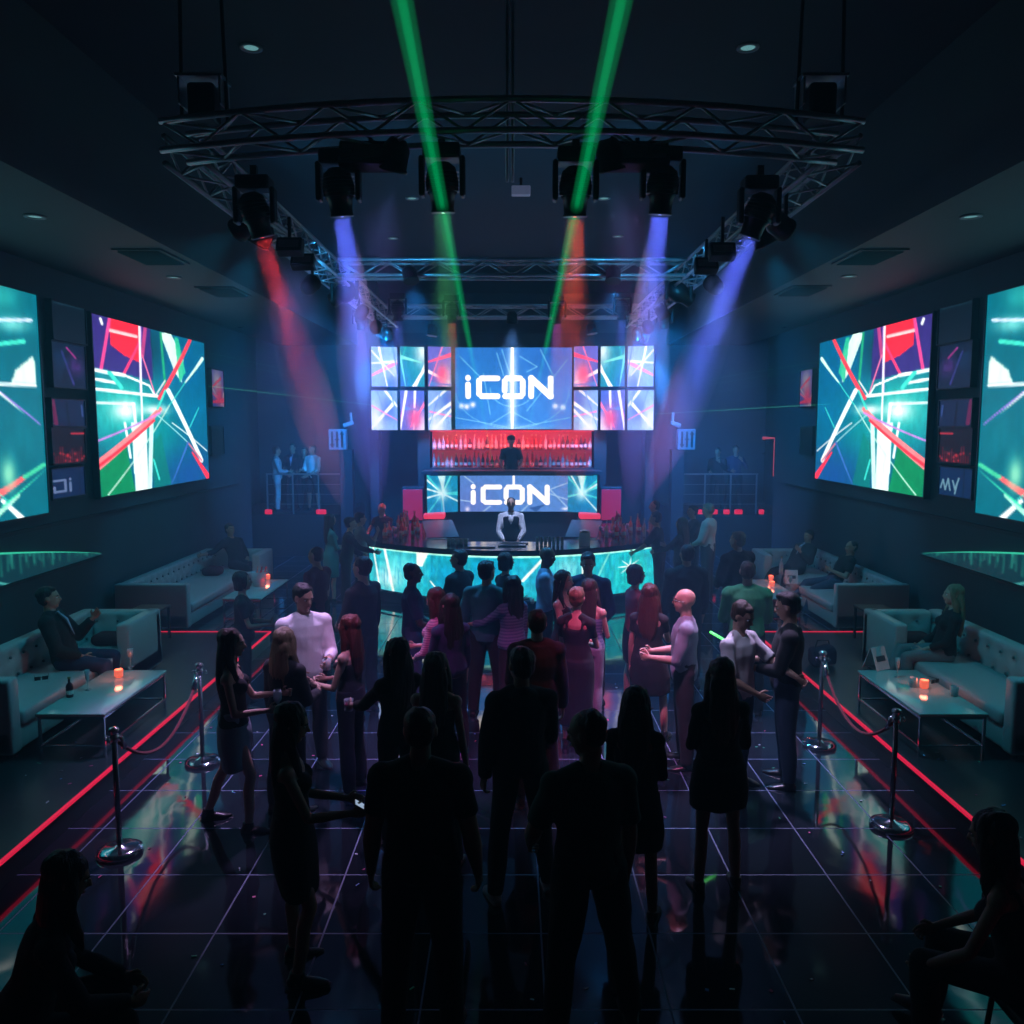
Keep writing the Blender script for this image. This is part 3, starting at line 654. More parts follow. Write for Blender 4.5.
def ctable(s, x0, x1, y0, y1, z, h, label):
    t = empty('coffee_table', (s*(x0+x1)/2, (y0+y1)/2, z), 0, label, 'table', 'pale glass lounge tables'); w, l = x1-x0, y1-y0
    MB().rbox((0, 0, h-.015), (w, l, .03), .008).build('tabletop', tableglass, t, True)
    MB().box((0, 0, h-.045), (w-.04, l-.04, .03)).build('apron', chrome, t)
    for a in (-1, 1):
        for b in (-1, 1): MB().box((a*(w/2-.025), b*(l/2-.025), (h-.03)/2), (.022, .022, h-.03)).build('leg', chrome, t)
    for a in (-1, 1): MB().box((a*(w/2-.025), 0, .1), (.018, l-.06, .018)).build('stretcher', chrome, t)
    for b in (-1, 1): MB().box((0, b*(l/2-.025), .1), (w-.06, .018, .018)).build('stretcher', chrome, t)
    return z+h
NT = {}; FT = {}
for s in (-1, 1):
    NT[s] = ctable(s, 3.8, 4.45, 7.5, 8.9, .2, .42, f'near pale glass-topped table before the sofa on the {lab[s]} platform')
    FT[s] = ctable(s, 4.15, 4.8, 13.5, 15.2, 0, .45, f'far pale glass-topped table beside the far {lab[s]} sofa')
    t = empty('side_table', (s*5.2, 11.7, .2), 0, f'small dark side table behind the near sofa on the {lab[s]} platform', 'table')
    MB().rbox((0, 0, .48), (.44, .44, .03), .01).build('tabletop', blackplastic, t); 
    for a in (-1, 1):
        for b in (-1, 1): MB().box((a*.19, b*.19, .235), (.03, .03, .47)).build('leg', blackplastic, t)
cglass = mat('candle glass', (.9, .3, .2), .2, emis=(1, .14, .08), es=.8)
flame = mat('candle flame', (1, .6, .3), .5, emis=(1, .5, .25), es=2.5)
def candle(x, y, z, label):
    t = empty('candle_holder', (x, y, z), 0, label, 'candle', 'glowing red table candles')
    MB().lathe([(.03, 0), (.042, .01), (.046, .075), (.04, .085), (.036, .085), (.036, .02), (0, .02)], n=16).build('holder', cglass, t, True)
    MB().lathe([(.006, .022), (.011, .035), (.004, .06), (.001, .066)], n=10).build('flame', flame, t, True)
    l = bpy.data.lights.new('candle light', 'POINT'); l.color = (1, .2, .12); l.energy = 1.6; l.shadow_soft_size = .04
    o = bpy.data.objects.new('candle light', l); col.objects.link(o); o.location = (x, y, z+.13)
p = G(119, 677, NT[-1]); candle(p.x, p.y, NT[-1], 'glowing red candle in the middle of the near left table')
p = G(924, 688, NT[1]); candle(p.x, p.y, NT[1], 'glowing red candle in the middle of the near right table')
for (q, s, l) in (((268, 579), -1, 'rear glowing candle on the far left table'), ((262, 586), -1, 'front glowing candle on the far left table'), ((771, 580), 1, 'rear glowing candle on the far right table'), ((772, 586), 1, 'front glowing candle on the far right table')):
    p = G(*q, FT[s]); p.x = s*min(4.84, max(4.26, abs(p.x))); candle(p.x, p.y, FT[s], l)
def dr(px, py, z, kind, c, label, s):
    p = G(px, py, z); 
    drink(kind, (p.x, p.y, z), c, label)
dr(88, 690, NT[-1], 'flute', 'clear', 'tall champagne flute on the near left table before the candle', -1)
dr(109, 668, NT[-1], 'tumbler', 'clear', 'short tumbler beside the man on the near left table', -1)
dr(131, 667, NT[-1], 'wine', 'clear', 'wine glass at the far end of the near left table', -1)
dr(913, 687, NT[1], 'tumbler', 'clear', 'short tumbler left of the candle on the near right table', 1)
dr(897, 677, NT[1], 'flute', 'clear', 'tall champagne flute behind the tumbler on the near right table', 1)
dr(954, 696, NT[1], 'tumbler', 'clear', 'short tumbler at the right end of the near right table', 1)
dr(790, 588, FT[1], 'wine', 'pink', 'wine glass in front of the menu on the far right table', 1)
p = G(70, 697, NT[-1]); bb_ = bottle((p.x, p.y, NT[-1]), 3, 'small dark bottle at the near end of the near left table', None); bb_.scale = (.8, .8, .6)
p = G(781, 574, FT[1]); bottle((p.x, p.y, FT[1]), 2, 'slim dark bottle beside the menu on the far right table', None)
# folders, menus and bags
def menu_card(x, y, z, rz, label, c=(.6, .62, .66)):
    t = empty('menu_stand', (x, y, z), rz, label, 'menu')
    MB().box((0, -.05, .12), (.22, .006, .25), rot=(R(-20), 0, 0)).build('front_cover', mat('pale menu card', c, .5), t); MB().box((0, .05, .12), (.22, .006, .25), rot=(R(20), 0, 0)).build('back_cover', mat('pale menu card', c, .5), t)
    MB().box((0, -.055, .12), (.14, .002, .06), rot=(R(-20), 0, 0)).build('print_block', mat('menu print', (.06, .07, .1), .6), t)
p = G(876, 668, NT[1]); menu_card(p.x, p.y, NT[1], .5, 'pale folded menu standing at the near left corner of the near right table')
p = G(791, 583, FT[1]); menu_card(p.x, p.y, FT[1], -.2, 'pink-lit folded menu on the far right table', (.75, .55, .6))
p = G(252, 586, FT[-1]); t = empty('ice_bucket', (-4.5, p.y, FT[-1]), 0, 'clear ice bucket with pink bottles on the far left table', 'ice bucket')
MB().lathe([(.1, 0), (.11, .01), (.14, .26), (.13, .26), (.1, .02), (0, .02)], n=20).build('bucket', gm, t, True)
for k, (x, y) in enumerate(((.04, .02), (-.05, .0), (.0, -.05))):
    o = MB().lathe([(.034, 0), (.034, .2), (.012, .26), (.012, .34)], n=10, M=Euler((.2*y*10, .2+x*2, 0)).to_matrix()).build('champagne_bottle', bmats[k % 2], None, True, loc=(-4.5+x, p.y+y, FT[-1]+.02)); tag(o, 'pink-lit champagne bottle inside the ice bucket on the far left table', 'bottle', 'bottles in the ice bucket')
cloth_red = mat('dark red cloth', (.09, .012, .018), .9, bump=.4, bscale=30)
for s, (px, py), l in ((-1, (124, 640), 'dark red soft hat lying on the return of the near left sofa'), (1, (933, 640), 'dark red cushion lying on the return of the near right sofa')):
    p = G(px, py, .68); o = MB().rbox((0, 0, .07), (.42, .3, .14), .07, n=5, seg=(4, 3, 1)).build('throw_cushion', cloth_red, None, True, loc=(s*4.9, 9.95, .632)); tag(o, l, 'cushion')
o = MB().rbox((0, 0, .13), (.34, .22, .26), .08, n=4, seg=(3, 2, 2), disp=lambda p, n: Vector((0, 0, .02*math.sin(p.x*20)))).build('handbag', mat('dark violet cloth', (.03, .02, .05), .8, bump=.3), None, True, loc=(4.02, 10.5, .2)); tag(o, 'dark violet bag lying on the platform beside the near right sofa', 'bag')
MB().tube([Vector((-.1, 0, .22)), Vector((-.07, 0, .33)), Vector((.07, 0, .33)), Vector((.1, 0, .22))], .01).build('handle', blackplastic, o)
o = MB().rbox((0, 0, .08), (.36, .3, .16), .07, n=4, seg=(3, 2, 1)).build('throw_cushion', cloth_red, None, True, loc=(-5.75, 15.75, .432)); tag(o, 'dark red cushion beside the seated man on the far left sofa', 'cushion')
for (px, py, z, s, l) in ((20, 690, .63, -1, 'dark sunglasses lying on the seat of the near left sofa'), (935, 683, NT[1], 1, 'dark sunglasses lying on the near right table')):
    p = G(px, py, z); 
    if s < 0: p = Vector((-4.95, 8.5, .632))
    t = empty('sunglasses', p, .5, l, 'sunglasses')
    MB().rbox((-.035, 0, .02), (.055, .006, .04), .003).rbox((.035, 0, .02), (.055, .006, .04), .003).box((0, 0, .03), (.02, .004, .005)).build('lenses', blackplastic, t); MB().box((-.065, .06, .03), (.004, .12, .006)).box((.065, .06, .03), (.004, .12, .006)).build('temples', blackplastic, t)
# ---------- stanchions and ropes
velvet = mat('red velvet rope', (.2, .008, .02), .8, bump=.3, bscale=80, sheen=.3)
def stanchion(x, y, label):
    t = empty('rope_stanchion', (x, y, 0), 0, label, 'stanchion', 'chrome rope stanchions')
    MB().lathe([(.165, 0), (.17, .012), (.165, .035), (.12, .05), (.04, .06), (.03, .07)], n=32).build('base', chrome, t, True)
    MB().cyl((0, 0, .06), (0, 0, .93), .021).build('pole', mat('brushed steel pole', (.35, .37, .4), .2, .9), t, True)
    MB().lathe([(.03, .9), (.034, .905), (.034, .94), (.026, .945), (.026, .96), (.038, .975), (.04, .99), (.03, 1.005), (.0, 1.01)], n=20).build('finial', chrome, t, True)
    for a in range(4):
        d = Vector((math.cos(a*1.571), math.sin(a*1.571), 0)); MB().tube([d*.03+Vector((0, 0, .92)), d*.06+Vector((0, 0, .935)), d*.075+Vector((0, 0, .915)), d*.06+Vector((0, 0, .9))], .007).build('rope_hook', chrome, t, True)
def rope(a, b, sag, label):
    a = Vector(a); b = Vector(b); d = (b-a).normalized(); a2 = a+d*.07; b2 = b-d*.07; m = (a+b)/2
    t = empty('velvet_rope', (m.x, m.y, 0), 0, label, 'rope'); n = 22; pts = []
    for i in range(n+1):
        u = i/n; q = a2.lerp(b2, u); q.z = .86-sag*(1-(2*u-1)**2); pts.append(q-Vector((m.x, m.y, 0)))
    MB().tube(pts, .014, 10).build('rope_cord', velvet, t, True)
    for e, nxt in ((pts[0], pts[1]), (pts[-1], pts[-2])):
        MB().cyl(e+Vector((0, 0, .05)), e+(nxt-e)*1.2, .022).build('rope_end', chrome, t, True)
SL = [G(120, 853, 0), G(203, 763, 0)]; SR = [G(891, 827, 0), G(819, 746, 0)]
stanchion(SL[0].x, SL[0].y, 'nearest chrome rope stanchion at lower left of the dance floor'); stanchion(SL[1].x, SL[1].y, 'farther chrome rope stanchion on the left beside the woman in a pale skirt')
stanchion(SR[0].x, SR[0].y, 'nearest chrome rope stanchion at lower right of the dance floor'); stanchion(SR[1].x, SR[1].y, 'farther chrome rope stanchion on the right behind the man in black')
rope(SL[0], SL[1], .33, 'sagging red velvet rope between the two left stanchions'); rope(SR[0], SR[1], .33, 'sagging red velvet rope between the two right stanchions')
# ---------- trusses
def truss(path, w, h, name, label, step=.32, rt=.024):
    # path: centre line; w sideways, h high
    c0 = path[0].lerp(path[-1], .5); t = empty('lighting_truss', c0, 0, label, 'truss', 'aluminium lighting trusses')
    ch = {}
    for (a, b) in ((-1, -1), (1, -1), (-1, 1), (1, 1)):
        pts = []
        for i, p in enumerate(path):
            d = (path[min(i+1, len(path)-1)]-path[max(i-1, 0)]).normalized(); sd = d.cross(Vector((0, 0, 1))).normalized()
            pts.append(p+sd*(a*w/2)+Vector((0, 0, b*h/2))-c0)
        ch[(a, b)] = pts; MB().tube(pts, rt, 8).build('chord', alu, t, True)
    br = MB(); L = sum((path[i+1]-path[i]).length for i in range(len(path)-1)); n = max(2, int(L/step))
    def at(pts, u):
        q = u*(len(pts)-1); i = min(int(q), len(pts)-2); return pts[i].lerp(pts[i+1], q-i)
    for (A, B) in (((-1, -1), (-1, 1)), ((1, -1), (1, 1)), ((-1, -1), (1, -1)), ((-1, 1), (1, 1))):
        for k in range(n):
            a, b = (A, B) if k % 2 else (B, A); br.tube([at(ch[a], k/n), at(ch[b], (k+1)/n)], rt*.45, 6)
    br.build('bracing', alu, t, True); return t
zc1 = GY(160, 150, 6.4).z; zc2 = GY(160, 121, 6.4).z; zm = (zc1+zc2)/2; hh = zc2-zc1
n = 16; front = [Vector((2.56*(2*i/n-1), 6.55-.42*(1-(2*i/n-1)**2), zm)) for i in range(n+1)]
truss(front, .3, hh, 'front', 'near curved lighting truss spanning above the dance floor')
for s in (-1, 1): truss([Vector((s*2.545, 6.72, zm)), Vector((s*2.545, 12, zm)), Vector((s*2.545, 17.6, zm))], .32, hh, 's', f'long {lab[s]} side lighting truss running back towards the bar')
truss([Vector((-2.38, 11.7, zm)), Vector((2.38, 11.7, zm))], .3, hh, 'm', 'middle cross truss above the dance floor')
truss([Vector((-2.38, 16.0, zm)), Vector((2.38, 16.0, zm))], .3, hh, 'f', 'farthest cross truss in front of the iCON screens')
# ---------- moving heads
hbody = mat('fixture housing', (.012, .013, .015), .35)
def lensmat(c, nm, s=4): return mat('lit lens '+nm, (.1, .1, .1), .2, emis=c, es=s)
COLS = {'red': ((1, .1, .12), (1, .05, .08)), 'blue': ((.35, .4, 1), (.09, .14, 1)), 'green': ((.6, 1, .75), (.15, 1, .35)), 'amber': ((1, .25, .15), (1, .12, .06)), 'violet': ((.75, .55, 1), (.45, .2, 1)), 'white': ((.85, .9, 1), (.7, .8, 1))}
def disk(name, loc, target, color, power, spread, size):
    l = bpy.data.lights.new(name, 'AREA'); l.shape = 'DISK'; l.size = size; l.color = color; l.energy = power; l.spread = R(spread)
    o = bpy.data.objects.new(name, l); col.objects.link(o); o.location = loc; o.rotation_euler = (Vector(target)-Vector(loc)).to_track_quat('-Z', 'Y').to_euler(); return o
beam_mat = bpy.data.materials.new('added dense smoke in beam'); beam_mat.use_nodes = True; nt = beam_mat.node_tree; nt.nodes.remove(nt.nodes['Principled BSDF'])  # denser smoke added only inside the cones so the beams show
v = nt.nodes.new('ShaderNodeVolumeScatter'); v.inputs['Color'].default_value = (1, 1, 1, 1); v.inputs['Density'].default_value = .38
nt.links.new(v.outputs[0], nt.nodes['Material Output'].inputs['Volume'])
def moving_head(L, target, colr, label, power, cone, big=1.0, zt=None, on=True, beam=2.3):
    L = Vector(L); d = (Vector(target)-L).normalized(); k = big; piv = L-d*(.2*k); zt = zm-hh/2 if zt is None else zt
    t = empty('moving_head_light', (piv.x, piv.y, zt), 0, label, 'stage light', 'moving head lights'); o = piv-Vector((piv.x, piv.y, zt))
    M = d.to_track_quat('Z', 'Y').to_matrix()
    zb = o.z+.2*k; 
    m = MB().rbox((0, 0, zb+.05*k), (.3*k, .2*k, .12*k), .02); m.build('base', hbody, t)
    c = MB().box((0, 0, (zb+.1*k)/2-.02), (.05, .05, max(.02, abs(zb+.1*k)))); c.build('clamp', blackplastic, t)
    for a in (-1, 1): MB().rbox((a*.165*k, 0, o.z+.06*k), (.045*k, .12*k, .32*k), .02).build('yoke_arm', hbody, t)
    h = MB(); h.lathe([(.06*k, -.17*k), (.11*k, -.13*k), (.135*k, -.02*k), (.13*k, .05*k), (.1*k, .09*k), (.092*k, .19*k), (.098*k, .2*k), (.098*k, .215*k), (.085*k, .215*k)], c=o, n=24, M=M).build('head', hbody, t, True)
    h = MB(); h.lathe([(.084*k, .2*k), (.06*k, .212*k), (.0001, .216*k)], c=o, n=20, M=M).build('lens', lensmat(COLS[colr][0], colr) if on else blackplastic, t, True)
    if on:
        f = MB()
        for q in range(6): f.lathe([(.112*k, -.1*k+q*.03*k), (.142*k, -.095*k+q*.03*k), (.112*k, -.09*k+q*.03*k)], c=o, n=18, M=M)
        f.build('cooling_fins', hbody, t)
        A = piv+d*(.225*k); disk(colr+' beam', A, target, COLS[colr][1], power*.0026, cone*1.7, .15*k)
        Lb = beam; hr_ = math.tan(R(cone/2)); C_0 = A+d*(Lb/2)
        bo = MB().loft([d*(-Lb/2+.01)]+[d*(Lb*(q-.5)) for q in (.25, .45, .6, .75, .88, 1)], [.085*k]+[(.085*k+hr_*Lb*q*1.3)*g_ for q, g_ in ((.25, 1), (.45, 1), (.6, .85), (.75, .6), (.88, .32), (1, .02))], xd=(1, .013, .007), n=24).build('light_beam', beam_mat, None, True, loc=C_0); tag(bo, 'smoky '+colr+' light beam of added smoke under the '+label.replace('small ', ''), 'light beam', 'smoky light beams')
    return t
def L_(px, py, Y): return GY(px, py, Y)
PW = 1500
for (px, py, Y, tx, ty, cl, pw, cone, l) in ((262, 236, 6.75, .45, 7.7, 'red', .28, 10, 'moving head with red beam at the left corner of the near truss'),
    (342, 215, 6.35, .7, 7.2, 'blue', .95, 9.5, 'moving head with blue beam, second from left on the near truss'),
    (443, 211, 6.15, .9, 6.9, 'green', .1, 7, 'moving head with pale green lens left of centre on the near truss'),
    (575, 215, 6.15, 1.0, 6.9, 'amber', .35, 9.5, 'moving head with orange red beam right of centre on the near truss'),
    (660, 213, 6.35, .75, 7.2, 'blue', .95, 9.5, 'moving head with blue beam, second from right on the near truss'),
    (750, 236, 6.75, .15, 7.7, 'blue', .95, 10, 'moving head with blue beam at the right corner of the near truss')):
    p = L_(px, py, Y); moving_head(p, (p.x*tx, ty, 0), cl, l, PW*pw, cone, .88)
for (px, py, Y, cl, l, cone) in ((398, 320, 15.9, 'blue', 'small moving head with blue beam at the left of the farthest truss', 16), (452, 322, 15.9, 'red', 'small moving head with red beam left of centre on the farthest truss', 12), (557, 323, 15.9, 'violet', 'small moving head with violet beam right of centre on the farthest truss', 14), (622, 319, 15.9, 'blue', 'small moving head with blue beam at the right of the farthest truss', 16), (361, 329, 17.2, 'violet', 'small moving head with violet beam at the far end of the left side truss', 14), (664, 328, 17.2, 'blue', 'small moving head with blue beam at the far end of the right side truss', 14)):
    p = L_(px, py, Y); moving_head(p, (p.x*1.05, Y+.9, 0), cl, l, 500, cone*.7, .95, beam=1.8)
for (px, py, Y, s) in ((333, 300, 12.6, -1), (690, 300, 12.6, 1)):
    p = L_(px, py, Y); moving_head(p, (p.x*2.2, Y+1, 3.5), 'blue', f'unlit moving head hanging under the {lab[s]} side truss', 0, 10, 1.1, on=False)
# par cans and light bars
def par(px, py, Y, target, color, power, cone, label, lit=(1, .1, .15), es=3, r=.1):
    p = GY(px, py, Y); d = (Vector(target)-p).normalized(); M = d.to_track_quat('Z', 'Y').to_matrix(); zt = zm-hh/2
    t = empty('par_light', (p.x, p.y, zt), 0, label, 'stage light', 'par can lights'); o = p-Vector((p.x, p.y, zt))
    MB().lathe([(r*.6, -.2), (r, -.14), (r, .0), (r*1.08, .0), (r*1.08, .02), (r*.95, .02)], c=o, n=18, M=M).build('can', hbody, t, True)
    MB().lathe([(r*.94, .0), (.0001, .012)], c=o, n=18, M=M).build('lens', mat('par lens %.2f %.2f %.2f' % lit, (.1, .1, .1), .3, emis=lit, es=es), t, True)
    MB().box((0, 0, (o.z+.1)/2), (.03, .03, abs(o.z)+.02)).build('clamp', blackplastic, t)
    if power: spot('par', p+d*.05, target, color, power, cone, .6, .08)
par(432, 335, 17.0, (-2.15, 16.6, 1), (1, .1, .22), 330, 34, 'red par can left above the iCON screen', (1, .08, .12))
par(592, 333, 17.0, (2.15, 16.6, 1), (1, .1, .22), 330, 34, 'red par can right above the iCON screen', (1, .08, .12))
par(382, 339, 17.4, (-2.6, 19.9, 4), (.5, .6, 1), 120, 60, 'white par can above the left video tiles', (.8, .9, 1))
par(644, 338, 17.4, (2.6, 19.9, 4), (.5, .6, 1), 120, 60, 'white par can above the right video tiles', (.8, .9, 1))
def blinder(px, py, Y, target, color, power, label, cone=70, sz=(.46, .2)):
    p = GY(px, py, Y); zt = zm-hh/2; t = empty('blinder_light', (p.x, p.y, zt), 0, label, 'stage light', 'blinder lights'); o = p-Vector((p.x, p.y, zt))
    e = Euler((R(-25), 0, 0)); MB().rbox(o, (sz[0], .12, sz[1]), .015, rot=e).build('housing', hbody, t)
    n_ = e.to_matrix()@Vector((0, -1, 0)); MB().box(o+n_*.062, (sz[0]-.06, .006, sz[1]-.08), rot=e).build('led_face', mat('led plate', (.16, .1, .14), .4), t)
    MB().box((0, 0, (o.z+.05)/2), (.03, .03, abs(o.z)+.05)).build('clamp', blackplastic, t)
    if power: spot('blinder', p+Vector((0, .15, -.12)), target, color, power, cone, .8, .15)
blinder(371, 157, 6.3, (-.75, 8.0, .8), (1, .16, .7), 420, 'rectangular led blinder between the two left moving heads', 34)
blinder(637, 157, 6.3, (.95, 8.1, .8), (1, .12, .5), 750, 'rectangular led blinder between the two right moving heads', 36)
blinder(290, 247, 8.6, (-2.2, 7.6, .8), (.6, .42, 1), 1050, 'first small led fixture under the left side truss', 50, (.26, .16)); blinder(303, 262, 9.6, (-2, 10, 0), (1, 1, 1), 0, 'second small led fixture under the left side truss', 50, (.26, .16))
blinder(722, 252, 8.6, (1.9, 7.9, .8), (.6, .5, 1), 1200, 'first small led fixture under the right side truss', 50, (.26, .16)); blinder(706, 266, 9.6, (2, 10, 0), (1, 1, 1), 0, 'second small led fixture under the right side truss', 50, (.26, .16))
for i, (x, y, tx, ty, c, pw) in enumerate(((-1.4, 11.5, -.2, 9.4, (.05, .4, 1), 700), (1.4, 11.5, .9, 9.4, (.05, .4, 1), 700), (0, 15.9, 0, 17.4, (.35, .5, 1), 900))):
    t = par(512+830*x/y, 280 if y < 13 else 322, y, (tx, ty, 0), c, pw if y < 13 else 1100, 55, ['blue wash par can left on the middle cross truss', 'blue wash par can right on the middle cross truss', 'added blue wash par can in the middle of the farthest truss'][i], c, 2)  # the can on the farthest truss is added to light the bartender
par(393, 168, 6.3, (-1.95, 7.7, 1.1), (.55, .45, 1), 420, 30, 'small added violet par can left of centre on the near truss', (.4, .3, 1), .8)  # two violet cans added to brighten the white shirts
par(612, 168, 6.3, (1.7, 7.5, 1.2), (.5, .55, 1), 330, 30, 'small added violet par can right of centre on the near truss', (.4, .3, 1), .8)
for s in (-1, 1):  # wash cans added along the side trusses as coloured fill light
    for (y, tx, ty, tz, c, pw, cone, l) in ((8.2, 4.9, 8.6, .4, (.02, .52, .8), 290, 58, 'added teal wash par can aimed at the near {} sofa'), (13.6, 5.4, 14.8, .4, (.02, .45, .9), 350, 60, 'added teal wash par can aimed at the far {} sofa'),
        (15.2, 5.2, 22.5, 2.2, (.01, .3, .95), 1700, 80, 'added blue wash par can aimed at the rear {} platform'), (10.4, 1.5, 13.0, 7.0, (.03, .4, .9), 150, 110, 'added blue par can washing the ceiling above the {} side truss'), (16.6, 3.3, 20.5, 1.5, (.01, .24, 1), 2000, 70, 'added blue par can washing the pillar at the {} of the stage'), (7.6, 6.4, 10.0, 3.2, (.02, .6, .8), 150, 50, 'added teal par can washing the {} soffit')):
        x = s*2.5; py = 425-830*(zm-hh/2-.22-CH)/y; par(512+830*x/y, py+2, y, (s*tx, ty, tz), c, pw, cone, l.format(lab[s]), tuple(min(1, v+.15) for v in c), .6)
# hoists, pipe, camera box, downlights, vents
for s in (-1, 1):
    p = GY(512+s*308, 97, 6.45); t = empty('chain_hoist', (p.x, p.y, zc2), 0, f'chain hoist with grey frame above the {lab[s]} corner of the near truss', 'hoist'); z = p.z-zc2
    MB().rbox((0, 0, z-.05), (.2, .18, .26), .03).build('motor', hbody, t); MB().box((0, 0, z+.12), (.34, .22, .02)).box((-.15, 0, z+.02), (.015, .2, .2)).box((.15, 0, z+.02), (.015, .2, .2)).build('frame', alu, t)
    for a in (-1, 1): MB().cyl((a*.17, 0, 0), (a*.14, 0, ZC-zc2+.1), .014).build('strap', blackplastic, t)
p = GY(510, 182, 6.85)
t = empty('ceiling_pipe', (p.x, 6.85, ZC+.1), 0, 'double metal conduit hanging from the ceiling behind the near truss centre', 'pipe')
for a in (-.022, .022): MB().cyl((a, 0, 0), (a, 0, p.z-ZC-.1), .012).build('conduit', alu, t, True)
MB().box((0, 0, -.36), (.22, .06, .03)).build('cross_bracket', alu, t)
p = GY(521, 191, 6.83); t = empty('small_sign_box', (p.x, 6.83, p.z), 0, 'small pale box hanging at the foot of the ceiling conduit', 'box'); MB().rbox((0, 0, 0), (.15, .08, .07), .01).build('box_body', mat('pale box', (.5, .55, .65), .5, emis=(.3, .4, .8), es=.15), t); MB().box((0, 0, .06), (.02, .02, .08)).build('bracket', blackplastic, t)
dl = mat('downlight glass', (.5, .6, .6), .3, emis=(.35, .8, .9), es=.15)
for (px, py, z, l) in ((35, 216, ZS, 'nearer downlight in the left soffit'), (174, 277, ZS, 'farther downlight in the left soffit'), (971, 216, ZS, 'nearer downlight in the right soffit'), (849, 276, ZS, 'farther downlight in the right soffit'), (251, 47, ZC+.1, 'faint square ceiling light at upper left'), (748, 47, ZC+.1, 'faint square ceiling light at upper right'), (412, 198, ZC+.1, 'faint ceiling light left of the green beam'), (604, 198, ZC+.1, 'faint ceiling light right of centre'), (393, 238, ZC+.1, 'faint ceiling light behind the left blue beam'), (618, 236, ZC+.1, 'faint ceiling light left of the right blue beam')):
    p = G(px, py, z); t = empty('ceiling_downlight', p, 0, l, 'ceiling light')
    MB().lathe([(.11, 0), (.11, -.015), (.075, -.015), (.07, 0)], n=20).build('ring', mat('grey ring', (.3, .33, .35), .5), t, True); MB().lathe([(.072, -.004), (.0001, -.004)], n=20).build('lens', dl, t)
for (px, py, l) in ((152, 256, 'nearer air vent in the left soffit'), (224, 291, 'farther air vent in the left soffit'), (869, 256, 'nearer air vent in the right soffit'), (802, 290, 'farther air vent in the right soffit')):
    p = G(px, py, ZS); t = empty('air_vent', p, 0, l, 'vent'); MB().box((0, 0, -.012), (.62, .95, .02)).build('frame', mat('vent frame', (.05, .07, .075), .6), t)
    m = MB()
    for k in range(12): m.box((0, -.4+k*.073, -.03), (.52, .02, .02), rot=(.5, 0, 0))
    m.build('louvres', mat('vent louvre', (.03, .04, .045), .6), t)
for s in (-1, 1):
    p = GX(512+s*272, 325, s*(WX-.35)); t = empty('wall_camera', p, 0, f'small dark camera dome high on the {lab[s]} wall', 'camera'); MB().ell((0, 0, 0), (.09, .09, .08)).build('dome', blackplastic, t, True); MB().box((s*.17, 0, .05), (.3, .05, .05)).build('bracket', alu, t)
# ---------- rear platforms with rails, pillars, signs
railm = mat('rail steel', (.35, .42, .46), .3, .8); rglass = mat('rail glass', (.3, .5, .55), .1, alpha=.15)
for s in (-1, 1):
    x0, x1 = 4.25, 7.35
    struct('rear_platform_'+lab[s], MB().box((s*(x0+x1)/2, 22.35, .53), (x1-x0, 3.1, 1.06)), black)
    t = empty('balcony_railing', (s*5.2, 20.9, 1.06), 0, f'glass and steel railing along the front of the {lab[s]} rear platform', 'railing')
    for k in range(4): MB().box((-.98+k*.65, 0, .5), (.035, .035, 1.0)).build('post', railm, t)
    MB().box((0, 0, 1.01), (2.0, .05, .035)).build('top_rail', railm, t)
    for z in (.25, .5, .75): MB().box((0, 0, z), (1.96, .012, .012)).build('wire', railm, t)
    reds = ((267, 511, 7), (320, 509, 10)) if s < 0 else ((700, 508, 8), (716, 507, 6), (728, 507, 6), (740, 507, 8), (763, 509, 5))
    for k, (px, py, wd) in enumerate(reds):
        p = GY(px, py, 20.72); w_ = wd/830*20.7
        o = MB().rbox((0, 0, .06), (w_, .08, .12), .02).build('floor_light', red_led, None, loc=(p.x, 20.85, 1.06)); tag(o, f'small glowing red floor light at the foot of the {lab[s]} rear railing', 'light', 'red floor lights on the rear platforms')
    struct('rear_pillar_'+lab[s], MB().box((s*4.05, 20.4, 1.35), (.3, .3, 2.7)), body)
    p = GY(512+s*175.5, 442, 20.2); t = empty('sign_box', (p.x, 20.4, 2.7), 0, f'pale patterned square box on top of the {lab[s]} rear pillar', 'light box')
    MB().rbox((0, 0, .25), (.42, .25, .5), .02).build('box_body', mat('pale box paint', (.3, .33, .42), .5), t)
    m = MB()
    for k in range(3): m.box((-.12+.12*k, -.128, .25), (.05, .01, .38)); m.box((-.12+.12*k, -.13, .12+.13*k), (.1, .01, .03))
    m.build('pattern', hbody, t)
    t = empty('rear_fixture', (s*4.0, 20.4, 3.2), 0, f'small pale light fixture above the box on the {lab[s]} rear pillar', 'stage light'); MB().rbox((-s*.0, 0, .12), (.26, .12, .1), .03, rot=(0, s*.3, 0)).build('housing', mat('pale fixture', (.4, .42, .5), .5), t); MB().cyl((s*-.08, 0, .12), (s*-.06, 0, .4), .03).build('arm', mat('pale fixture', (.4, .42, .5), .5), t)
p = GY(780, 425, 22.8); t = empty('exit_sign', (p.x, 22.8, p.z), 0, 'small glowing red sign on the dark rear wall at right', 'sign'); MB().rbox((0, 0, 0), (.2, .08, .2), .01).build('housing', red_led, t); MB().box((0, -.05, 0), (.05, .01, .1)).build('pictogram', mat('pale red', (.8, .4, .45), .5, emis=(1, .45, .5), es=1), t); MB().box((0, .6, 0), (.03, 1.2, .03)).build('bracket', black, t)
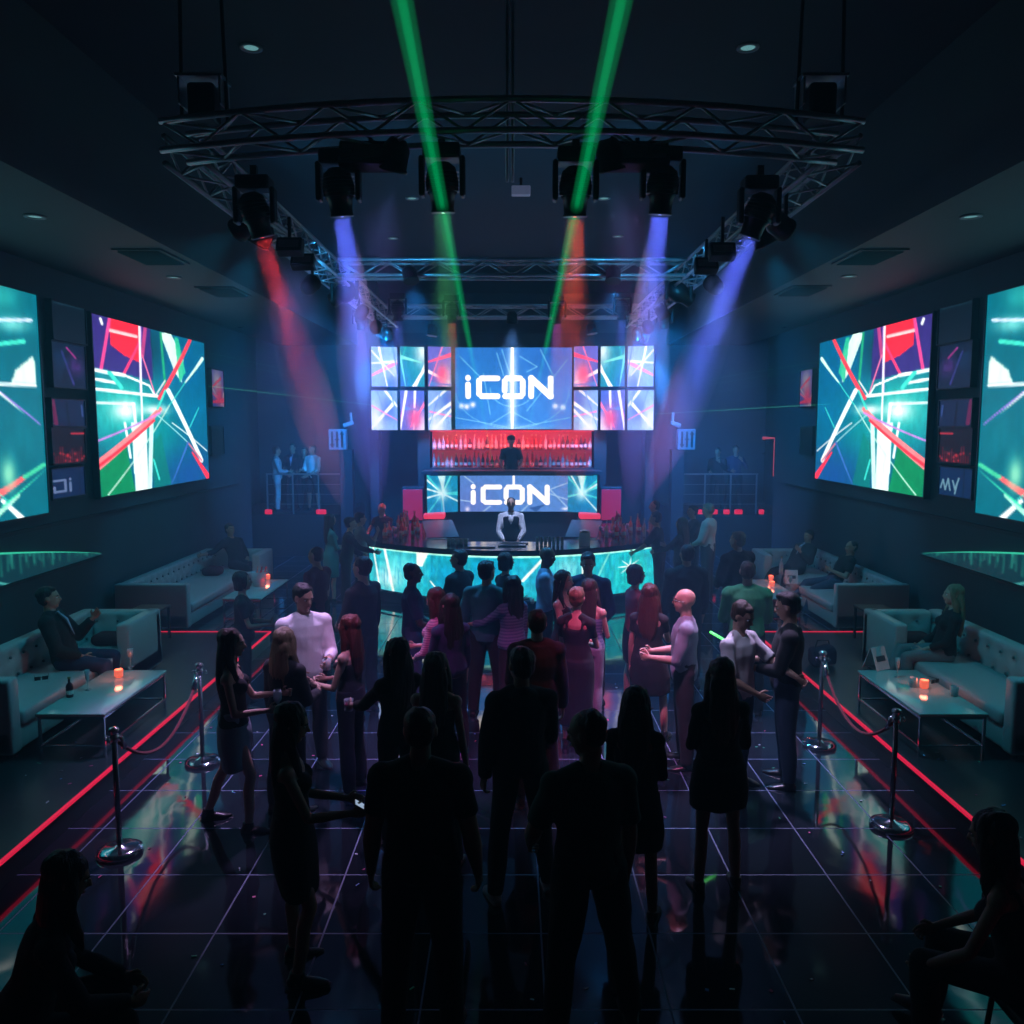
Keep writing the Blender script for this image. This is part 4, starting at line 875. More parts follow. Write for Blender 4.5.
p = GY(773, 440, 22.8); t = empty('neon_tube', (p.x, 22.9, p.z), 0, 'bent red neon tube running down the rear wall at right', 'neon light'); MB().tube([Vector((-.25, 0, .05)), Vector((.1, 0, .05)), Vector((.1, 0, -1.0))], .045).build('tube', mat('faint red neon', (.3, .03, .06), .5, emis=(1, .15, .25), es=.35), t, True); MB().box((.1, .55, -.4), (.03, 1.1, .03)).build('bracket', black, t)
p = GY(795, 434, 22.0); t = empty('wall_heater', (p.x, 22.0, p.z), 0, 'small dim red barred light on the rear wall at far right', 'light'); m = MB()
for k in range(3): m.box((-.07+k*.07, 0, 0), (.03, .03, .26))
m.build('bars', mat('dim red bars', (.3, .05, .05), .5, emis=(1, .15, .2), es=.3), t)
# ---------- lasers
def laser(a, b, r, c, es, label, nm='laser_beam', r2=None):
    a = Vector(a); b = Vector(b); m = bpy.data.materials.new('laser light '+nm); m.use_nodes = True; nt = m.node_tree; nt.nodes.remove(nt.nodes['Principled BSDF'])
    e = nt.nodes.new('ShaderNodeEmission'); e.inputs[0].default_value = (*c, 1); e.inputs[1].default_value = es; nt.links.new(e.outputs[0], nt.nodes['Material Output'].inputs['Volume'])
    o = MB().cyl(a-(a+b)/2, b-(a+b)/2, r, r2, n=12).build(nm, m, None, True, loc=(a+b)/2); tag(o, label, 'laser beam'); return o
g = (.0, 1, .3)
def thick(p1, p2, d1, d2): # pixel line to depths
    return GY(p1[0], p1[1], d1), GY(p2[0], p2[1], d2)
for side, p1, p2, far in (('left', (397, -25), (471, 352), 8.6), ('right', (627, -25), (545, 352), 5.2)):
    a_, b_ = thick(p1, p2, 3.9, 9.5); dv = (b_-a_).normalized()
    laser(a_, b_, .058, g, .55, f'{side} broad green laser beam coming down from the ceiling', r2=.032); laser(a_.lerp(b_, .02), b_+dv*1.2, .026, g, 1.6, f'bright core of the {side} green laser beam', r2=.004)
    laser(b_+dv*.02, b_+dv*far, .031, g, .3, f'faint lower end of the {side} green laser beam before the iCON screen', r2=.012)
for (pa, pb, c, es) in (((208, 386), (372, 405), (.1, 1, .5), 9), ((205, 352), (372, 388), (.1, .9, .7), 2.6), ((205, 357), (372, 394), (.1, .9, .7), 2), ((208, 377), (372, 412), (.1, .7, .7), 1.5), ((655, 414), (830, 404), (.1, 1, .6), 9), ((655, 388), (830, 360), (.1, .9, .7), 2.6), ((655, 393), (830, 366), (.1, .9, .7), 2), ((655, 402), (830, 374), (.1, .7, .7), 1.5)):
    s = -1 if pa[0] < 400 else 1
    near, far = (pa, pb) if s < 0 else (pb, pa)
    A = GX(near[0], near[1], s*(WX-.2)); B = GY(far[0], far[1], 19.2)
    laser(A, B, .008, c, es*1.6, f"thin {'bright green' if es > 5 else 'faint teal'} laser line between the {lab[s]} wall and the video tiles")
# ---------- haze filling the whole room, blue light put into its colour
hz = bpy.data.materials.new('thin stage haze'); hz.use_nodes = True; nt = hz.node_tree; nt.nodes.remove(nt.nodes['Principled BSDF'])
v = nt.nodes.new('ShaderNodeVolumeScatter'); v.inputs['Color'].default_value = (.3, .68, 1, 1); v.inputs['Density'].default_value = .02; v.inputs['Anisotropy'].default_value = .15
nt.links.new(v.outputs[0], nt.nodes['Material Output'].inputs['Volume'])
o = MB().box((0, 10.5, 3.45), (12.9, 26.6, 6.85)).build('stage_haze', hz); tag(o, 'thin smoke haze hanging in the air over the dance floor', 'haze', kind='stuff')
# ---------- people
skins = {'fair': mat('fair skin', (.58, .36, .28), .5, bump=.05), 'tan': mat('tan skin', (.42, .25, .18), .5, bump=.05), 'dark': mat('dark skin', (.13, .07, .05), .45, bump=.05)}
hairs = {k: mat(k+' hair', c, .45, bump=.8, bscale=22, stretch=(6, 6, .6), noise=.35) for k, c in {'black': (.012, .01, .01), 'brown': (.05, .028, .018), 'red': (.07, .016, .012), 'blond': (.24, .17, .1), 'grey': (.2, .2, .2)}.items()}
def cloth(nm, c, stripes=None, rough=.85):
    key = 'cloth '+nm
    if key in MATS: return MATS[key]
    m = mat(key, c, rough, bump=.6, bscale=7, noise=.12, sheen=.03)
    if stripes:
        nt = m.node_tree; N = nt.nodes; b = N['Principled BSDF']; wv = N.new('ShaderNodeTexWave'); wv.bands_direction = 'Z'; wv.inputs['Scale'].default_value = stripes[1]; wv.inputs['Distortion'].default_value = stripes[2] if len(stripes) > 2 else 1
        tc = N.new('ShaderNodeTexCoord'); nt.links.new(tc.outputs['Object'], wv.inputs['Vector'])
        mx = N.new('ShaderNodeMix'); mx.data_type = 'RGBA'; mx.inputs[6].default_value = (*c, 1); mx.inputs[7].default_value = (*stripes[0], 1); nt.links.new(wv.outputs['Fac'], mx.inputs[0]); nt.links.new(mx.outputs[2], b.inputs['Base Color'])
    return m
C_ = {'black': cloth('black', (.012, .013, .016)), 'charcoal': cloth('charcoal', (.03, .033, .04)), 'navy': cloth('navy', (.02, .035, .09)), 'white': cloth('white', (.72, .72, .74)), 'lightblue': cloth('light blue', (.35, .45, .62)),
      'teal': cloth('teal', (.06, .26, .26)), 'green': cloth('green', (.05, .3, .12)), 'red': cloth('red', (.5, .03, .06)), 'maroon': cloth('maroon', (.14, .03, .05)), 'denim': cloth('denim', (.08, .13, .25), ((.2, .28, .42), 9)), 'jeans': cloth('jeans', (.05, .08, .15)),
      'pale': cloth('pale grey', (.45, .47, .5)), 'plaid': cloth('pink plaid', (.55, .35, .45), ((.2, .1, .2), 14, .3)), 'grey': cloth('grey', (.2, .22, .24)), 'greyblue': cloth('grey blue', (.3, .36, .44)), 'darkgreen': cloth('dark green', (.03, .09, .075)), 'lightdenim': cloth('light denim', (.33, .4, .5))}
shoem = mat('shoe leather', (.02, .02, .022), .3); shoew = mat('white shoe rubber', (.6, .6, .62), .5); eyew = mat('eye white', (.7, .7, .7), .3); eyed = mat('dark eye', (.02, .015, .012), .2); lipm = mat('lips', (.4, .14, .12), .45)
def remesh(mb, name, voxel, m, parent=None, smooth=2, extra=None, loc=None, disp=None):
    me = mb.mesh('tmp'); o = bpy.data.objects.new('tmp', me); col.objects.link(o)
    bm = bmesh.new(); bm.from_mesh(me); bmesh.ops.recalc_face_normals(bm, faces=bm.faces); bm.to_mesh(me); bm.free()
    md = o.modifiers.new('r', 'REMESH'); md.mode = 'VOXEL'; md.voxel_size = voxel; md.use_smooth_shade = True
    if smooth: s_ = o.modifiers.new('s', 'SMOOTH'); s_.iterations = smooth; s_.factor = .5
    dg = bpy.context.evaluated_depsgraph_get(); out = bpy.data.meshes.new_from_object(o.evaluated_get(dg)); bpy.data.objects.remove(o); bpy.data.meshes.remove(me)
    if disp:
        amp, sx_, sz_ = disp; n_ = len(out.vertices); rs_ = np.random.RandomState(n_ % 9973)
        co = np.empty(n_*3, np.float32); out.vertices.foreach_get('co', co); co = co.reshape(-1, 3); nn = np.empty(n_*3, np.float32); out.vertices.foreach_get('normal', nn); nn = nn.reshape(-1, 3)
        q = co*np.array([sx_, sx_, sz_]); d_ = np.zeros(n_)
        for i in range(9):
            w_ = rs_.normal(size=3)*(1.2+.35*i); d_ += np.sin(q@w_+rs_.uniform(0, 6.28)+1.3*np.sin(q@rs_.normal(size=3)))/(1+.3*i)
        co = co+nn*(amp*.28*d_)[:, None]; out.vertices.foreach_set('co', co.astype(np.float32).ravel()); out.update()
    if extra:
        bm = bmesh.new(); bm.from_mesh(out); t = extra.mesh('t2'); bm.from_mesh(t); bmesh.ops.recalc_face_normals(bm, faces=bm.faces); bm.to_mesh(out); bm.free(); bpy.data.meshes.remove(t)
    out.name = name; out.materials.clear(); out.materials.append(m); out.shade_smooth()
    r = bpy.data.objects.new(name, out); col.objects.link(r)
    if parent: r.parent = parent
    if loc is not None: r.location = loc
    return r
def ad(f, o, s):     # direction from forward and outward angles, starting straight down
    f, o = R(f), R(o); return Vector((s*math.sin(o), math.sin(f)*math.cos(o), -math.cos(f)*math.cos(o)))
ARMS = {'idle': (4, 9, 14, 4), 'idle2': (-6, 12, 10, 0), 'hold': (16, 8, 88, -22), 'chest': (28, 10, 118, -38), 'phone': (30, 6, 112, -28), 'low': (14, 12, 60, -30), 'reach': (48, 12, 74, -8), 'mouth': (42, 18, 148, -30), 'up': (95, 40, 165, 10), 'raise': (120, 30, 150, 0),
        'hip': (-14, 34, 20, -30), 'pocket': (-8, 16, 22, -6), 'counter': (34, 14, 58, -14), 'lap': (22, 12, 62, -24), 'out': (30, 45, 78, 20), 'sofa': (20, 75, 20, 95), 'reachL': (40, 5, 70, 10), 'cross': (24, 8, 92, -62)}
LEGS = {'stand': ((2, 5, -3, 3), (-2, 5, -4, 3)), 'wide': ((4, 13, -2, 10), (-4, 13, -6, 10)), 'step': ((20, 4, -4, 3), (-14, 4, -22, 3)), 'relax': ((14, 8, -12, 5), (0, 4, -2, 2)), 'sit': ((84, 9, 4, 4), (86, 9, -4, 4)), 'sitcross': ((88, 2, 30, -18), (84, 6, 0, 3)), 'recline': ((84, 12, 35, 8), (78, 6, 20, 4)), 'together': ((3, 1, -4, 1), (-1, 1, -3, 1))}
PEOPLE = []
def person(label, loc=None, px=None, h=1.75, face=0, top=('tshirt', 'black'), bottom=('trousers', 'black'), hair=('short', 'black'), skin='tan', arms=('idle', 'idle'), legs='stand', sex='m', lean=0, turn=0, nod=0, build=1.0, voxel=None, seat=None, shoes='dark', group=None, base=0, hands=True, twist=0, tilt=0):
    k = h/1.735; fem = sex == 'f'; sk = skins[skin]
    LG = LEGS[legs] if isinstance(legs, str) else legs
    TL, SL_ = .435*k, .41*k
    if loc is None:
        dz = min((ad(tf, to, 1)*TL+ad(sf, so, 1)*SL_).z for (tf, to, sf, so) in LG)
        p = G(px[0], px[1], base-dz+.085*k+(.80 if hair[0] != 'bald' else .785)*k-(.03 if lean > 5 else 0)); loc = (p.x, p.y, base)
    loc = Vector(loc); dist = loc.y
    vx = voxel or (.0095 if dist < 6.5 else .0115 if dist < 9.5 else .015 if dist < 15 else .02)
    vx2 = vx*1.15
    # joints in local space, y forward
    hipw = .085*k if fem else .09*k
    ends = []
    for s, (tf, to, sf, so) in zip((1, -1), LG):
        a = ad(tf, to, s)*TL; b = ad(sf, so, s)*SL_; ends.append((a, b))
    drop = min(e[0].z+e[1].z for e in ends)
    pz = -drop+.085*k if seat is None else seat+.1*k
    P = Vector((0, 0, pz)); ln = R(lean); tl = R(tilt); up = Vector((math.sin(tl), math.sin(ln), math.cos(ln))).normalized(); fw = Vector((0, math.cos(ln), -math.sin(ln)))
    Tw = Matrix.Rotation(R(twist), 3, up)
    T = lambda s_, x=0, y=0: P+up*(s_*k)+Tw@Vector((x*k, 0, 0))+Tw@fw*(y*k)
    xd = Tw@Vector((1, 0, 0))
    B = MB(); b_ = build*(1.0 if not fem else .9)
    st = [(-.08, .13, .1), (0, .16, .112), (.09, .15, .105), (.19, .138, .1), (.32, .165, .112), (.41, .168, .1), (.46, .115, .075), (.51, .06, .06)] if not fem else \
         [(-.08, .14, .11), (0, .172, .118), (.09, .155, .105), (.19, .125, .092), (.31, .148, .1), (.40, .15, .09), (.45, .1, .068), (.50, .05, .052)]
    off = [0, 0, .003, .005, .0, -.008, -.012, -.01]
    def torso(mb, s0, s1, m):
        pts, rr_ = [], []
        def ev(s_):
            for i in range(len(st)-1):
                if st[i][0] <= s_ <= st[i+1][0]:
                    u = (s_-st[i][0])/(st[i+1][0]-st[i][0]); return [st[i][j]+(st[i+1][j]-st[i][j])*u for j in (1, 2)]+[off[i]+(off[i+1]-off[i])*u]
            return [st[-1][1], st[-1][2], off[-1]] if s_ > 0 else [st[0][1], st[0][2], 0]
        ss = sorted(set([s0, s1]+[q[0] for q in st if s0 < q[0] < s1]))
        for s_ in ss:
            a, c, o_ = ev(s_); pts.append(T(s_, 0, o_)); rr_.append((a*k*build+m, c*k*build+m))
        mb.loft(pts, rr_, xd=xd, n=20)
        if fem and s1 > .3:
            for q in (-1, 1): mb.ell(T(.32, q*.07, .075), (.062*k+m*.6, .055*k+m*.6, .06*k+m*.6))
    torso(B, -.08, .50, 0)
    shw = (.178 if not fem else .152)*(.5+.5*build)
    SH = {s: T(.425 if not fem else .41, s*shw, -.01) for s in (1, -1)}
    for s in (1, -1): B.ell(SH[s], (.06*k*b_, .058*k*b_, .06*k*b_)); B.loft([T(.49, s*.02, -.015), SH[s]], [.05*k*b_, .045*k*b_], n=10)
    AL, FL = (.295*k, .25*k)
    J = {}; E = MB()
    ar = (.05, .041, .027) if not fem else (.041, .033, .022)
    for s, nm in zip((1, -1), arms):
        a4 = ARMS[nm] if isinstance(nm, str) else nm
        el = SH[s]+Tw@(ad(a4[0], a4[1], s)*AL); fd = Tw@ad(a4[2], a4[3], s); wr = el+fd*FL
        J[s] = (SH[s], el, wr, fd)
        B.loft([SH[s], SH[s].lerp(el, .4), el], [ar[0]*k*b_, ar[0]*.96*k*b_, ar[1]*k*b_], n=12); B.ell(el, [ar[1]*k*b_]*3, n=10, m=7)
        B.loft([el, el.lerp(wr, .3), wr, wr+fd*.03*k], [ar[1]*k*b_, ar[1]*1.05*k*b_, ar[2]*k, ar[2]*.95*k], n=12)
        # palm and fingers
        upv = Vector((0, 0, 1)) if abs(fd.z) < .8 else Vector((s*-1.0, .25, 0)); side = fd.cross(upv).normalized(); nrm = side.cross(fd).normalized()
        # side: across the palm; nrm: back of the hand
        if abs(fd.z) < .8: side, nrm = nrm*1.0, -side*s*-1   # thumb side up for raised forearms
        pc = wr+fd*.055*k; Mh = Matrix((side, fd, nrm)).transposed()
        B.ell(pc, (.04*k, .055*k, .016*k), rot=Mh, n=12, m=8)
        hs = k*(1 if not fem else .9); thumb = 1 if side.dot(Vector((0, 0, 1)) if abs(fd.z) < .8 else Vector((0, 1, 0))) > 0 else -1
        palm = -nrm
        if (palm.dot(Vector((-s, 0, 0)))) < 0: palm = nrm
        for q, (ox, ln_) in enumerate(((.03, .07), (.0105, .08), (-.0095, .075), (-.029, .058))):
            r0 = wr+fd*.09*hs+side*(ox*thumb*hs); curl = .5+.12*q
            d1 = (fd*math.cos(curl*.6)+palm*math.sin(curl*.6)).normalized(); d2 = (fd*math.cos(curl*1.6)+palm*math.sin(curl*1.6)).normalized(); d3 = (fd*math.cos(curl*2.4)+palm*math.sin(curl*2.4)).normalized()
            q1 = r0+d1*ln_*.45*hs; q2 = q1+d2*ln_*.32*hs; q3 = q2+d3*ln_*.25*hs
            E.loft([r0-fd*.03*hs, r0, q1, q2, q3], [.0085*hs, .009*hs, .0082*hs, .0075*hs, .005*hs], n=8)
        t0 = wr+fd*.035*hs+side*(.03*thumb*hs); t1 = t0+(side*thumb*.8+fd*.6+palm*.3).normalized()*.035*hs; t2 = t1+(side*thumb*.25+fd*.9+palm*.4).normalized()*.032*hs
        E.loft([wr+fd*.03*hs, t0, t1, t2], [.012*hs, .011*hs, .0095*hs, .006*hs], n=8)
    # head
    nt_ = T(.50, 0, -.01); hy, hn = R(turn), R(nod)
    Hm = Matrix.Rotation(R(twist)*.6+hy, 3, 'Z')@Matrix.Rotation(hn, 3, 'X'); hr = k*(.98 if fem else 1.0)
    hc = nt_+Vector((0, .02*k+.05*math.sin(ln)*k-.03*math.sin(hn), .165*k)) if lean < 40 else nt_+up*.17*k
    if lean < -12: hc = nt_+(up*.5+Vector((0, .1, .5)))*.165*k
    if tilt: hc = nt_+(up*.7+Vector((0, 0, .3)))*.165*k
    hp = lambda x, y, z: hc+Hm@Vector((x*hr, y*hr, z*hr))
    B.loft([T(.46, 0, -.015), nt_, hp(0, -.012, -.07), hp(0, -.005, -.03)], [(.06*k, .062*k), (.054*k*(.88 if fem else 1.05), .056*k*(.88 if fem else 1.05)), .052*k*(.88 if fem else 1), .05*k], n=14, xd=xd)
    B.ell(hp(0, -.008, .03), (.077*hr, .096*hr, .09*hr), rot=Hm, n=18, m=12)
    B.ell(hp(0, .018, -.025), (.062*hr, .078*hr, .085*hr), rot=Hm, n=16, m=10)
    B.ell(hp(0, .062, -.082), (.03*hr, .026*hr, .022*hr), rot=Hm)           # chin
    B.loft([hp(0, .088, .025), hp(0, .112, -.018), hp(0, .092, -.03)], [.008*hr, .0145*hr, .009*hr], n=8); B.ell(hp(0, .083, .032), (.05*hr, .012*hr, .01*hr), rot=Hm)
    for s in (1, -1): B.ell(hp(s*.078, -.005, .0), (.012*hr, .02*hr, .032*hr), rot=Hm, n=10, m=7)
    # legs and feet
    shoe_pts = []; LJ = []
    lr = (.088, .075, .052, .055, .036) if not fem else (.09, .074, .05, .05, .032)
    for s, (a, b) in zip((1, -1), ends):
        hip = P+Tw@Vector((s*hipw, 0, -.02*k)); kn = hip+a; an = kn+b; LJ.append((hip, kn, an))
        B.loft([hip, hip.lerp(kn, .4), kn], [lr[0]*k*b_, lr[1]*k*b_, lr[2]*k*b_], n=14); B.ell(kn, [lr[2]*k*b_]*3, n=10, m=7); B.ell(hip, [lr[0]*k*b_]*3)
        cb = Vector((0, -.015*k, 0)); B.loft([kn, kn.lerp(an, .3)+cb, kn.lerp(an, .65), an], [lr[2]*k*b_, lr[3]*k*b_, .043*k, lr[4]*k], n=12)
        fa = 8*s; fd_ = Vector((math.sin(R(fa)), math.cos(R(fa)), 0))
        B.loft([an+Vector((0, -.03*k, -.04*k)), an+fd_*.07*k+Vector((0, 0, -.05*k)), an+fd_*.15*k+Vector((0, 0, -.062*k))], [(.032*k, .03*k), (.04*k, .026*k), (.034*k, .014*k)], n=10)
        shoe_pts.append((an, fd_, s))
    body_ = remesh(B, 'person', vx, sk, None, 1, E)
    body_.location = loc; body_.rotation_euler = (0, 0, R(face)); tag(body_, label, 'person', group)
    # face details
    f_ = MB(); 
    for s in (1, -1):
        e = MB().ell(hp(s*.03, .077, .012), (.0145*hr, .011*hr, .0075*hr), rot=Hm, n=10, m=7).build('eye', eyew, body_, True)
        MB().ell(hp(s*.03, .0865, .012), (.0062*hr, .004*hr, .0062*hr), rot=Hm, n=8, m=6).build('iris', eyed, e, True)
        MB().loft([hp(s*.012, .0905, .03), hp(s*.03, .0925, .036), hp(s*.05, .078, .03)], [.0032*hr, .0042*hr, .0025*hr], n=6).build('eyebrow', hairs[hair[1] if hair[1] != 'grey' else 'black'], body_, True)
    MB().loft([hp(-.026, .078, -.052), hp(-.01, .0925, -.05), hp(0, .094, -.052), hp(.01, .0925, -.05), hp(.026, .078, -.052)], [.003*hr, .007*hr, .008*hr, .007*hr, .003*hr], n=8).build('lips', lipm, body_, True)
    # hair
    hk, hcx = hair; hm = hairs[hcx]; Hh = MB(); rh = random.Random(len(PEOPLE)*7+1)
    if hk in ('short', 'buzz', 'bun', 'curly', 'long', 'bob', 'wavy', 'ponytail', 'top'):
        g = {'buzz': .002, 'short': .010, 'top': .012}.get(hk, .014)
        Hh.ell(hp(0, -.028, .05), (.077*hr+g, .09*hr+g, .076*hr+g), rot=Hm, n=18, m=12); Hh.ell(hp(0, -.04, .0), (.075*hr+g*.6, .07*hr+g*.6, .07*hr+g), rot=Hm)
        if hk == 'short': Hh.ell(hp(.01, .035, .1), (.05*hr, .04*hr, .024*hr), rot=Hm)
        if hk == 'top': Hh.ell(hp(0, .02, .11), (.058*hr, .055*hr, .028*hr), rot=Hm)
        if hk in ('bun',): Hh.ell(hp(0, -.1, .09), (.045*hr, .045*hr, .045*hr))
        if hk == 'curly':
            for q in range(34):
                a = rh.uniform(0, 6.28); zz = rh.uniform(-.16, .1); rad = .085+.02*(zz < 0)
                if math.sin(a) > .35 and zz < .06: continue
                Hh.ell(hp(rad*math.cos(a), -.02+rad*math.sin(a), zz), (.034*hr,)*3, n=8, m=6)
        if hk in ('long', 'wavy'):
            Lb = .36 if hk == 'long' else .3
            bk = lambda x, y, z: hc+Matrix.Rotation(R(twist)*.6+hy*.5, 3, 'Z')@Vector((x*hr, y*hr, z*hr))
            Hh.loft([bk(0, -.03, .09), bk(0, -.06, -.02), bk(0, -.085, -.14), bk(0, -.1, -.26), bk(0, -.1, -.14-Lb*.75), bk(0, -.095, -.14-Lb)], [(.07*hr, .05*hr), (.098*hr, .062*hr), (.11*hr, .05*hr), (.115*hr, .038*hr), (.09*hr, .028*hr), (.04*hr, .012*hr)], n=18)
            for s in (1, -1): Hh.loft([bk(s*.05, .03, .1), bk(s*.086, .02, .0), bk(s*.098, -.01, -.11), bk(s*.11, .03 if s > 0 else -.02, -.24), bk(s*.1, .05 if s > 0 else -.03, -.33)], [.02*hr, (.022*hr, .032*hr), (.028*hr, .04*hr), (.026*hr, .03*hr), .008*hr], n=10)
            if hk == 'wavy':
                for q in range(22):
                    a = rh.uniform(-1.2, 1.2); Hh.ell(bk(.1*math.sin(a), -.06-.05*math.cos(a), rh.uniform(-.4, .0)), (.03*hr, .025*hr, .05*hr), n=8, m=6)
        if hk == 'bob':
            Hh.loft([hp(0, -.03, .06), hp(0, -.045, -.03), hp(0, -.05, -.11)], [(.085*hr, .07*hr), (.1*hr, .07*hr), (.085*hr, .055*hr)], n=18)
            for s in (1, -1): Hh.loft([hp(s*.06, .03, .08), hp(s*.086, .025, .0), hp(s*.08, .02, -.09)], [.02*hr, .024*hr, .012*hr], n=10)
        if hk == 'ponytail': Hh.loft([hp(0, -.09, .06), hp(0, -.15, .03), hp(0, -.16, -.1), hp(0, -.14, -.22)], [.03*hr, .035*hr, .032*hr, .008*hr], n=10)
        remesh(Hh, 'hair', vx*.8, hm, body_, 1, disp=(.009, 34, 5))
    elif hk == 'cap':
        MB().lathe([(.088*hr, -.01), (.095*hr, .02), (.09*hr, .07), (.05*hr, .105), (.0001, .112)], c=hp(0, -.01, .03), n=20, M=Hm).build('cap', C_[hcx if hcx in C_ else 'black'], body_, True).data.shade_smooth()
        MB().loft([hp(0, .06, .045), hp(0, .13, .042), hp(0, .165, .034)], [(.075*hr, .006), (.07*hr, .006), (.04*hr, .005)], xd=Hm@Vector((1, 0, 0)), n=14).build('cap_peak', C_['black'], body_, True)
    if len(hair) > 2 and hair[2] == 'beard': pass
    # top garment
    kind, cname = top[0], top[1]; cm = C_[cname]; G_ = MB(); mg = {'tshirt': .015, 'longsleeve': .016, 'shirt': .018, 'jacket': .026, 'tank': .01, 'hoodie': .028, 'dress': .011, 'vestshirt': .014, 'coat': .03}[kind]*k
    neck = {'tank': .36, 'dress': .36}.get(kind, .49)
    hem = {'tshirt': -.07, 'longsleeve': -.05, 'shirt': -.08, 'jacket': -.11, 'tank': .0, 'hoodie': -.05, 'dress': -.06, 'vestshirt': 0, 'coat': -.1}[kind]
    torso(G_, hem, neck, mg)
    slv = {'tshirt': .62, 'longsleeve': 2.0, 'shirt': 1.9, 'jacket': 1.95, 'hoodie': 2.0, 'vestshirt': 1.95, 'coat': 2.0}.get(kind, 0)
    if len(top) > 2: slv = top[2]
    if kind in ('tank', 'dress'):
        for s in (1, -1): G_.loft([T(.33, s*.07, .085), T(.43, s*.085, .05), T(.475, s*.085, -.01), T(.42, s*.085, -.08), T(.34, s*.08, -.09)], [.014*k]*5, n=8)
    if slv:
        for s in (1, -1):
            sh, el, wr, fd = J[s]; m2 = mg*.9
            G_.ell(sh, ((.06*b_)*k+m2,)*3); G_.loft([T(.485, s*.03, -.015), sh], [.05*k*b_+m2*.8, .05*k*b_+m2], n=12)
            u = min(1, slv); G_.loft([sh, sh.lerp(el, u*.5), sh.lerp(el, u)], [ar[0]*k*b_+m2, ar[0]*k*b_+m2, (ar[1] if u >= 1 else ar[0]*.95)*k*b_+m2*(1.3 if u < 1 else 1)], n=14)
            if slv > 1:
                G_.ell(el, (ar[1]*k*b_+m2,)*3, n=12, m=8); v = slv-1; G_.loft([el, el.lerp(wr, v*.5), el.lerp(wr, v)], [ar[1]*k*b_+m2, ar[1]*k*b_+m2*.9, (ar[1]+(ar[2]-ar[1])*v)*k+m2*.9], n=14)
    if kind == 'hoodie': G_.ell(T(.48, 0, -.07), (.1*k, .05*k, .06*k))
    if kind in ('shirt', 'jacket', 'coat', 'vestshirt'): 
        G_.loft([T(.475, 0, -.012), T(.525, 0, -.006)], [(.066*k+.006, .066*k+.006), (.06*k+.004, .062*k+.004)], xd=xd, n=16)
    nmg = {'tshirt': 't_shirt', 'longsleeve': 'long_sleeved_top', 'shirt': 'shirt', 'jacket': 'jacket', 'tank': 'tank_top', 'hoodie': 'hooded_sweater', 'dress': 'dress', 'vestshirt': 'shirt', 'coat': 'coat'}[kind]
    if kind == 'dress':
        h0, h1 = LJ[0], LJ[1]; mk = h0[1].lerp(h1[1], .5); mh = P+Vector((0, 0, -.05*k)); sp = abs((h0[1]-h1[1]).x)/2
        u = .75 if len(top) < 4 else top[3]
        G_.loft([T(.02), mh, mh.lerp(mk, u*.5), mh.lerp(mk, u)], [(.175*k+mg, .13*k+mg), (.185*k+mg, .14*k+mg), (max(.175*k, sp+.085*k)+mg, .14*k+mg), (max(.16*k, sp+.08*k)+mg, .125*k+mg)], xd=xd, n=22)
    remesh(G_, nmg, vx2, cm, body_, 2, disp=(.010, 9, 6))
    if kind in ('jacket', 'vestshirt', 'coat'):
        W2 = MB()
        if kind == 'vestshirt':
            torso(W2, -.04, .44, .024*k)
            remesh(W2, 'waistcoat', vx2, C_['black'], body_, 1)
            MB().box(T(.47, 0, .075), (.09*k, .02, .03*k)).build('bow_tie', C_['black'], body_)
            MB().loft([T(.46, 0, .065), T(.38, 0, .125), T(.3, 0, .142)], [(.06*k, .03), (.045*k, .025), (.008, .012)], xd=xd, n=10).build('shirt_front', C_['white'], body_, True)
        else:
            inner = top[2] if len(top) > 2 and isinstance(top[2], str) else 'lightblue'
            MB().loft([T(.50, 0, .055), T(.4, 0, .12), T(.22, 0, .142)], [(.05*k, .014), (.045*k, .014), (.008, .014)], xd=xd, n=10).build('shirt_front', C_['lightblue' if not isinstance(inner, str) else inner], body_, True)
            MB().loft([T(.5, .045, .07), T(.4, .06, .135), T(.2, .012, .152)], [(.022*k, .006), (.03*k, .006), (.006, .005)], n=8).loft([T(.5, -.045, .07), T(.4, -.06, .135), T(.2, -.012, .152)], [(.022*k, .006), (.03*k, .006), (.006, .005)], n=8).build('lapels', cm, body_, True)
    # bottom garment
    if bottom:
        bk_, bc = bottom[0], bottom[1]; D_ = MB(); m3 = .015*k
        if bk_ in ('trousers', 'slim', 'shorts'):
            torso(D_, -.08, .1, m3*.9)
            for (hip, kn, an) in LJ:
                e_ = 1.0 if bk_ != 'shorts' else 0
                D_.ell(hip, (lr[0]*k*b_+m3,)*3)
                w2 = (.062, .054) if bk_ == 'trousers' else (.058, .044)
                D_.loft([hip, hip.lerp(kn, .45), kn], [lr[0]*k*b_+m3, lr[1]*k*b_+m3, w2[0]*k*b_+m3*.8], n=16)
                if e_: D_.ell(kn, (w2[0]*k*b_+m3*.8,)*3, n=12, m=8); D_.loft([kn, kn.lerp(an, .5)+Vector((0, -.008*k, 0)), kn.lerp(an, 1.02)], [w2[0]*k*b_+m3*.8, (w2[0]+.001)*k+m3*.6, w2[1]*k+m3*.5], n=16)
        else:
            h0, h1 = LJ[0], LJ[1]; mk = h0[1].lerp(h1[1], .5); mh = P+Vector((0, 0, -.05*k)); sp = abs((h0[1]-h1[1]).x)/2
            torso(D_, -.03, .12, m3*.7); D_.loft([T(.04), mh, mh.lerp(mk, .45), mh.lerp(mk, .85)], [(.17*k, .125*k), (.185*k, .14*k), (max(.17*k, sp+.09*k), .135*k), (max(.155*k, sp+.08*k), .115*k)], xd=xd, n=22)
        remesh(D_, {'trousers': 'trousers', 'slim': 'trousers', 'shorts': 'shorts'}.get(bk_, 'skirt'), vx2, C_[bc], body_, 2, disp=(.008, 9, 6))
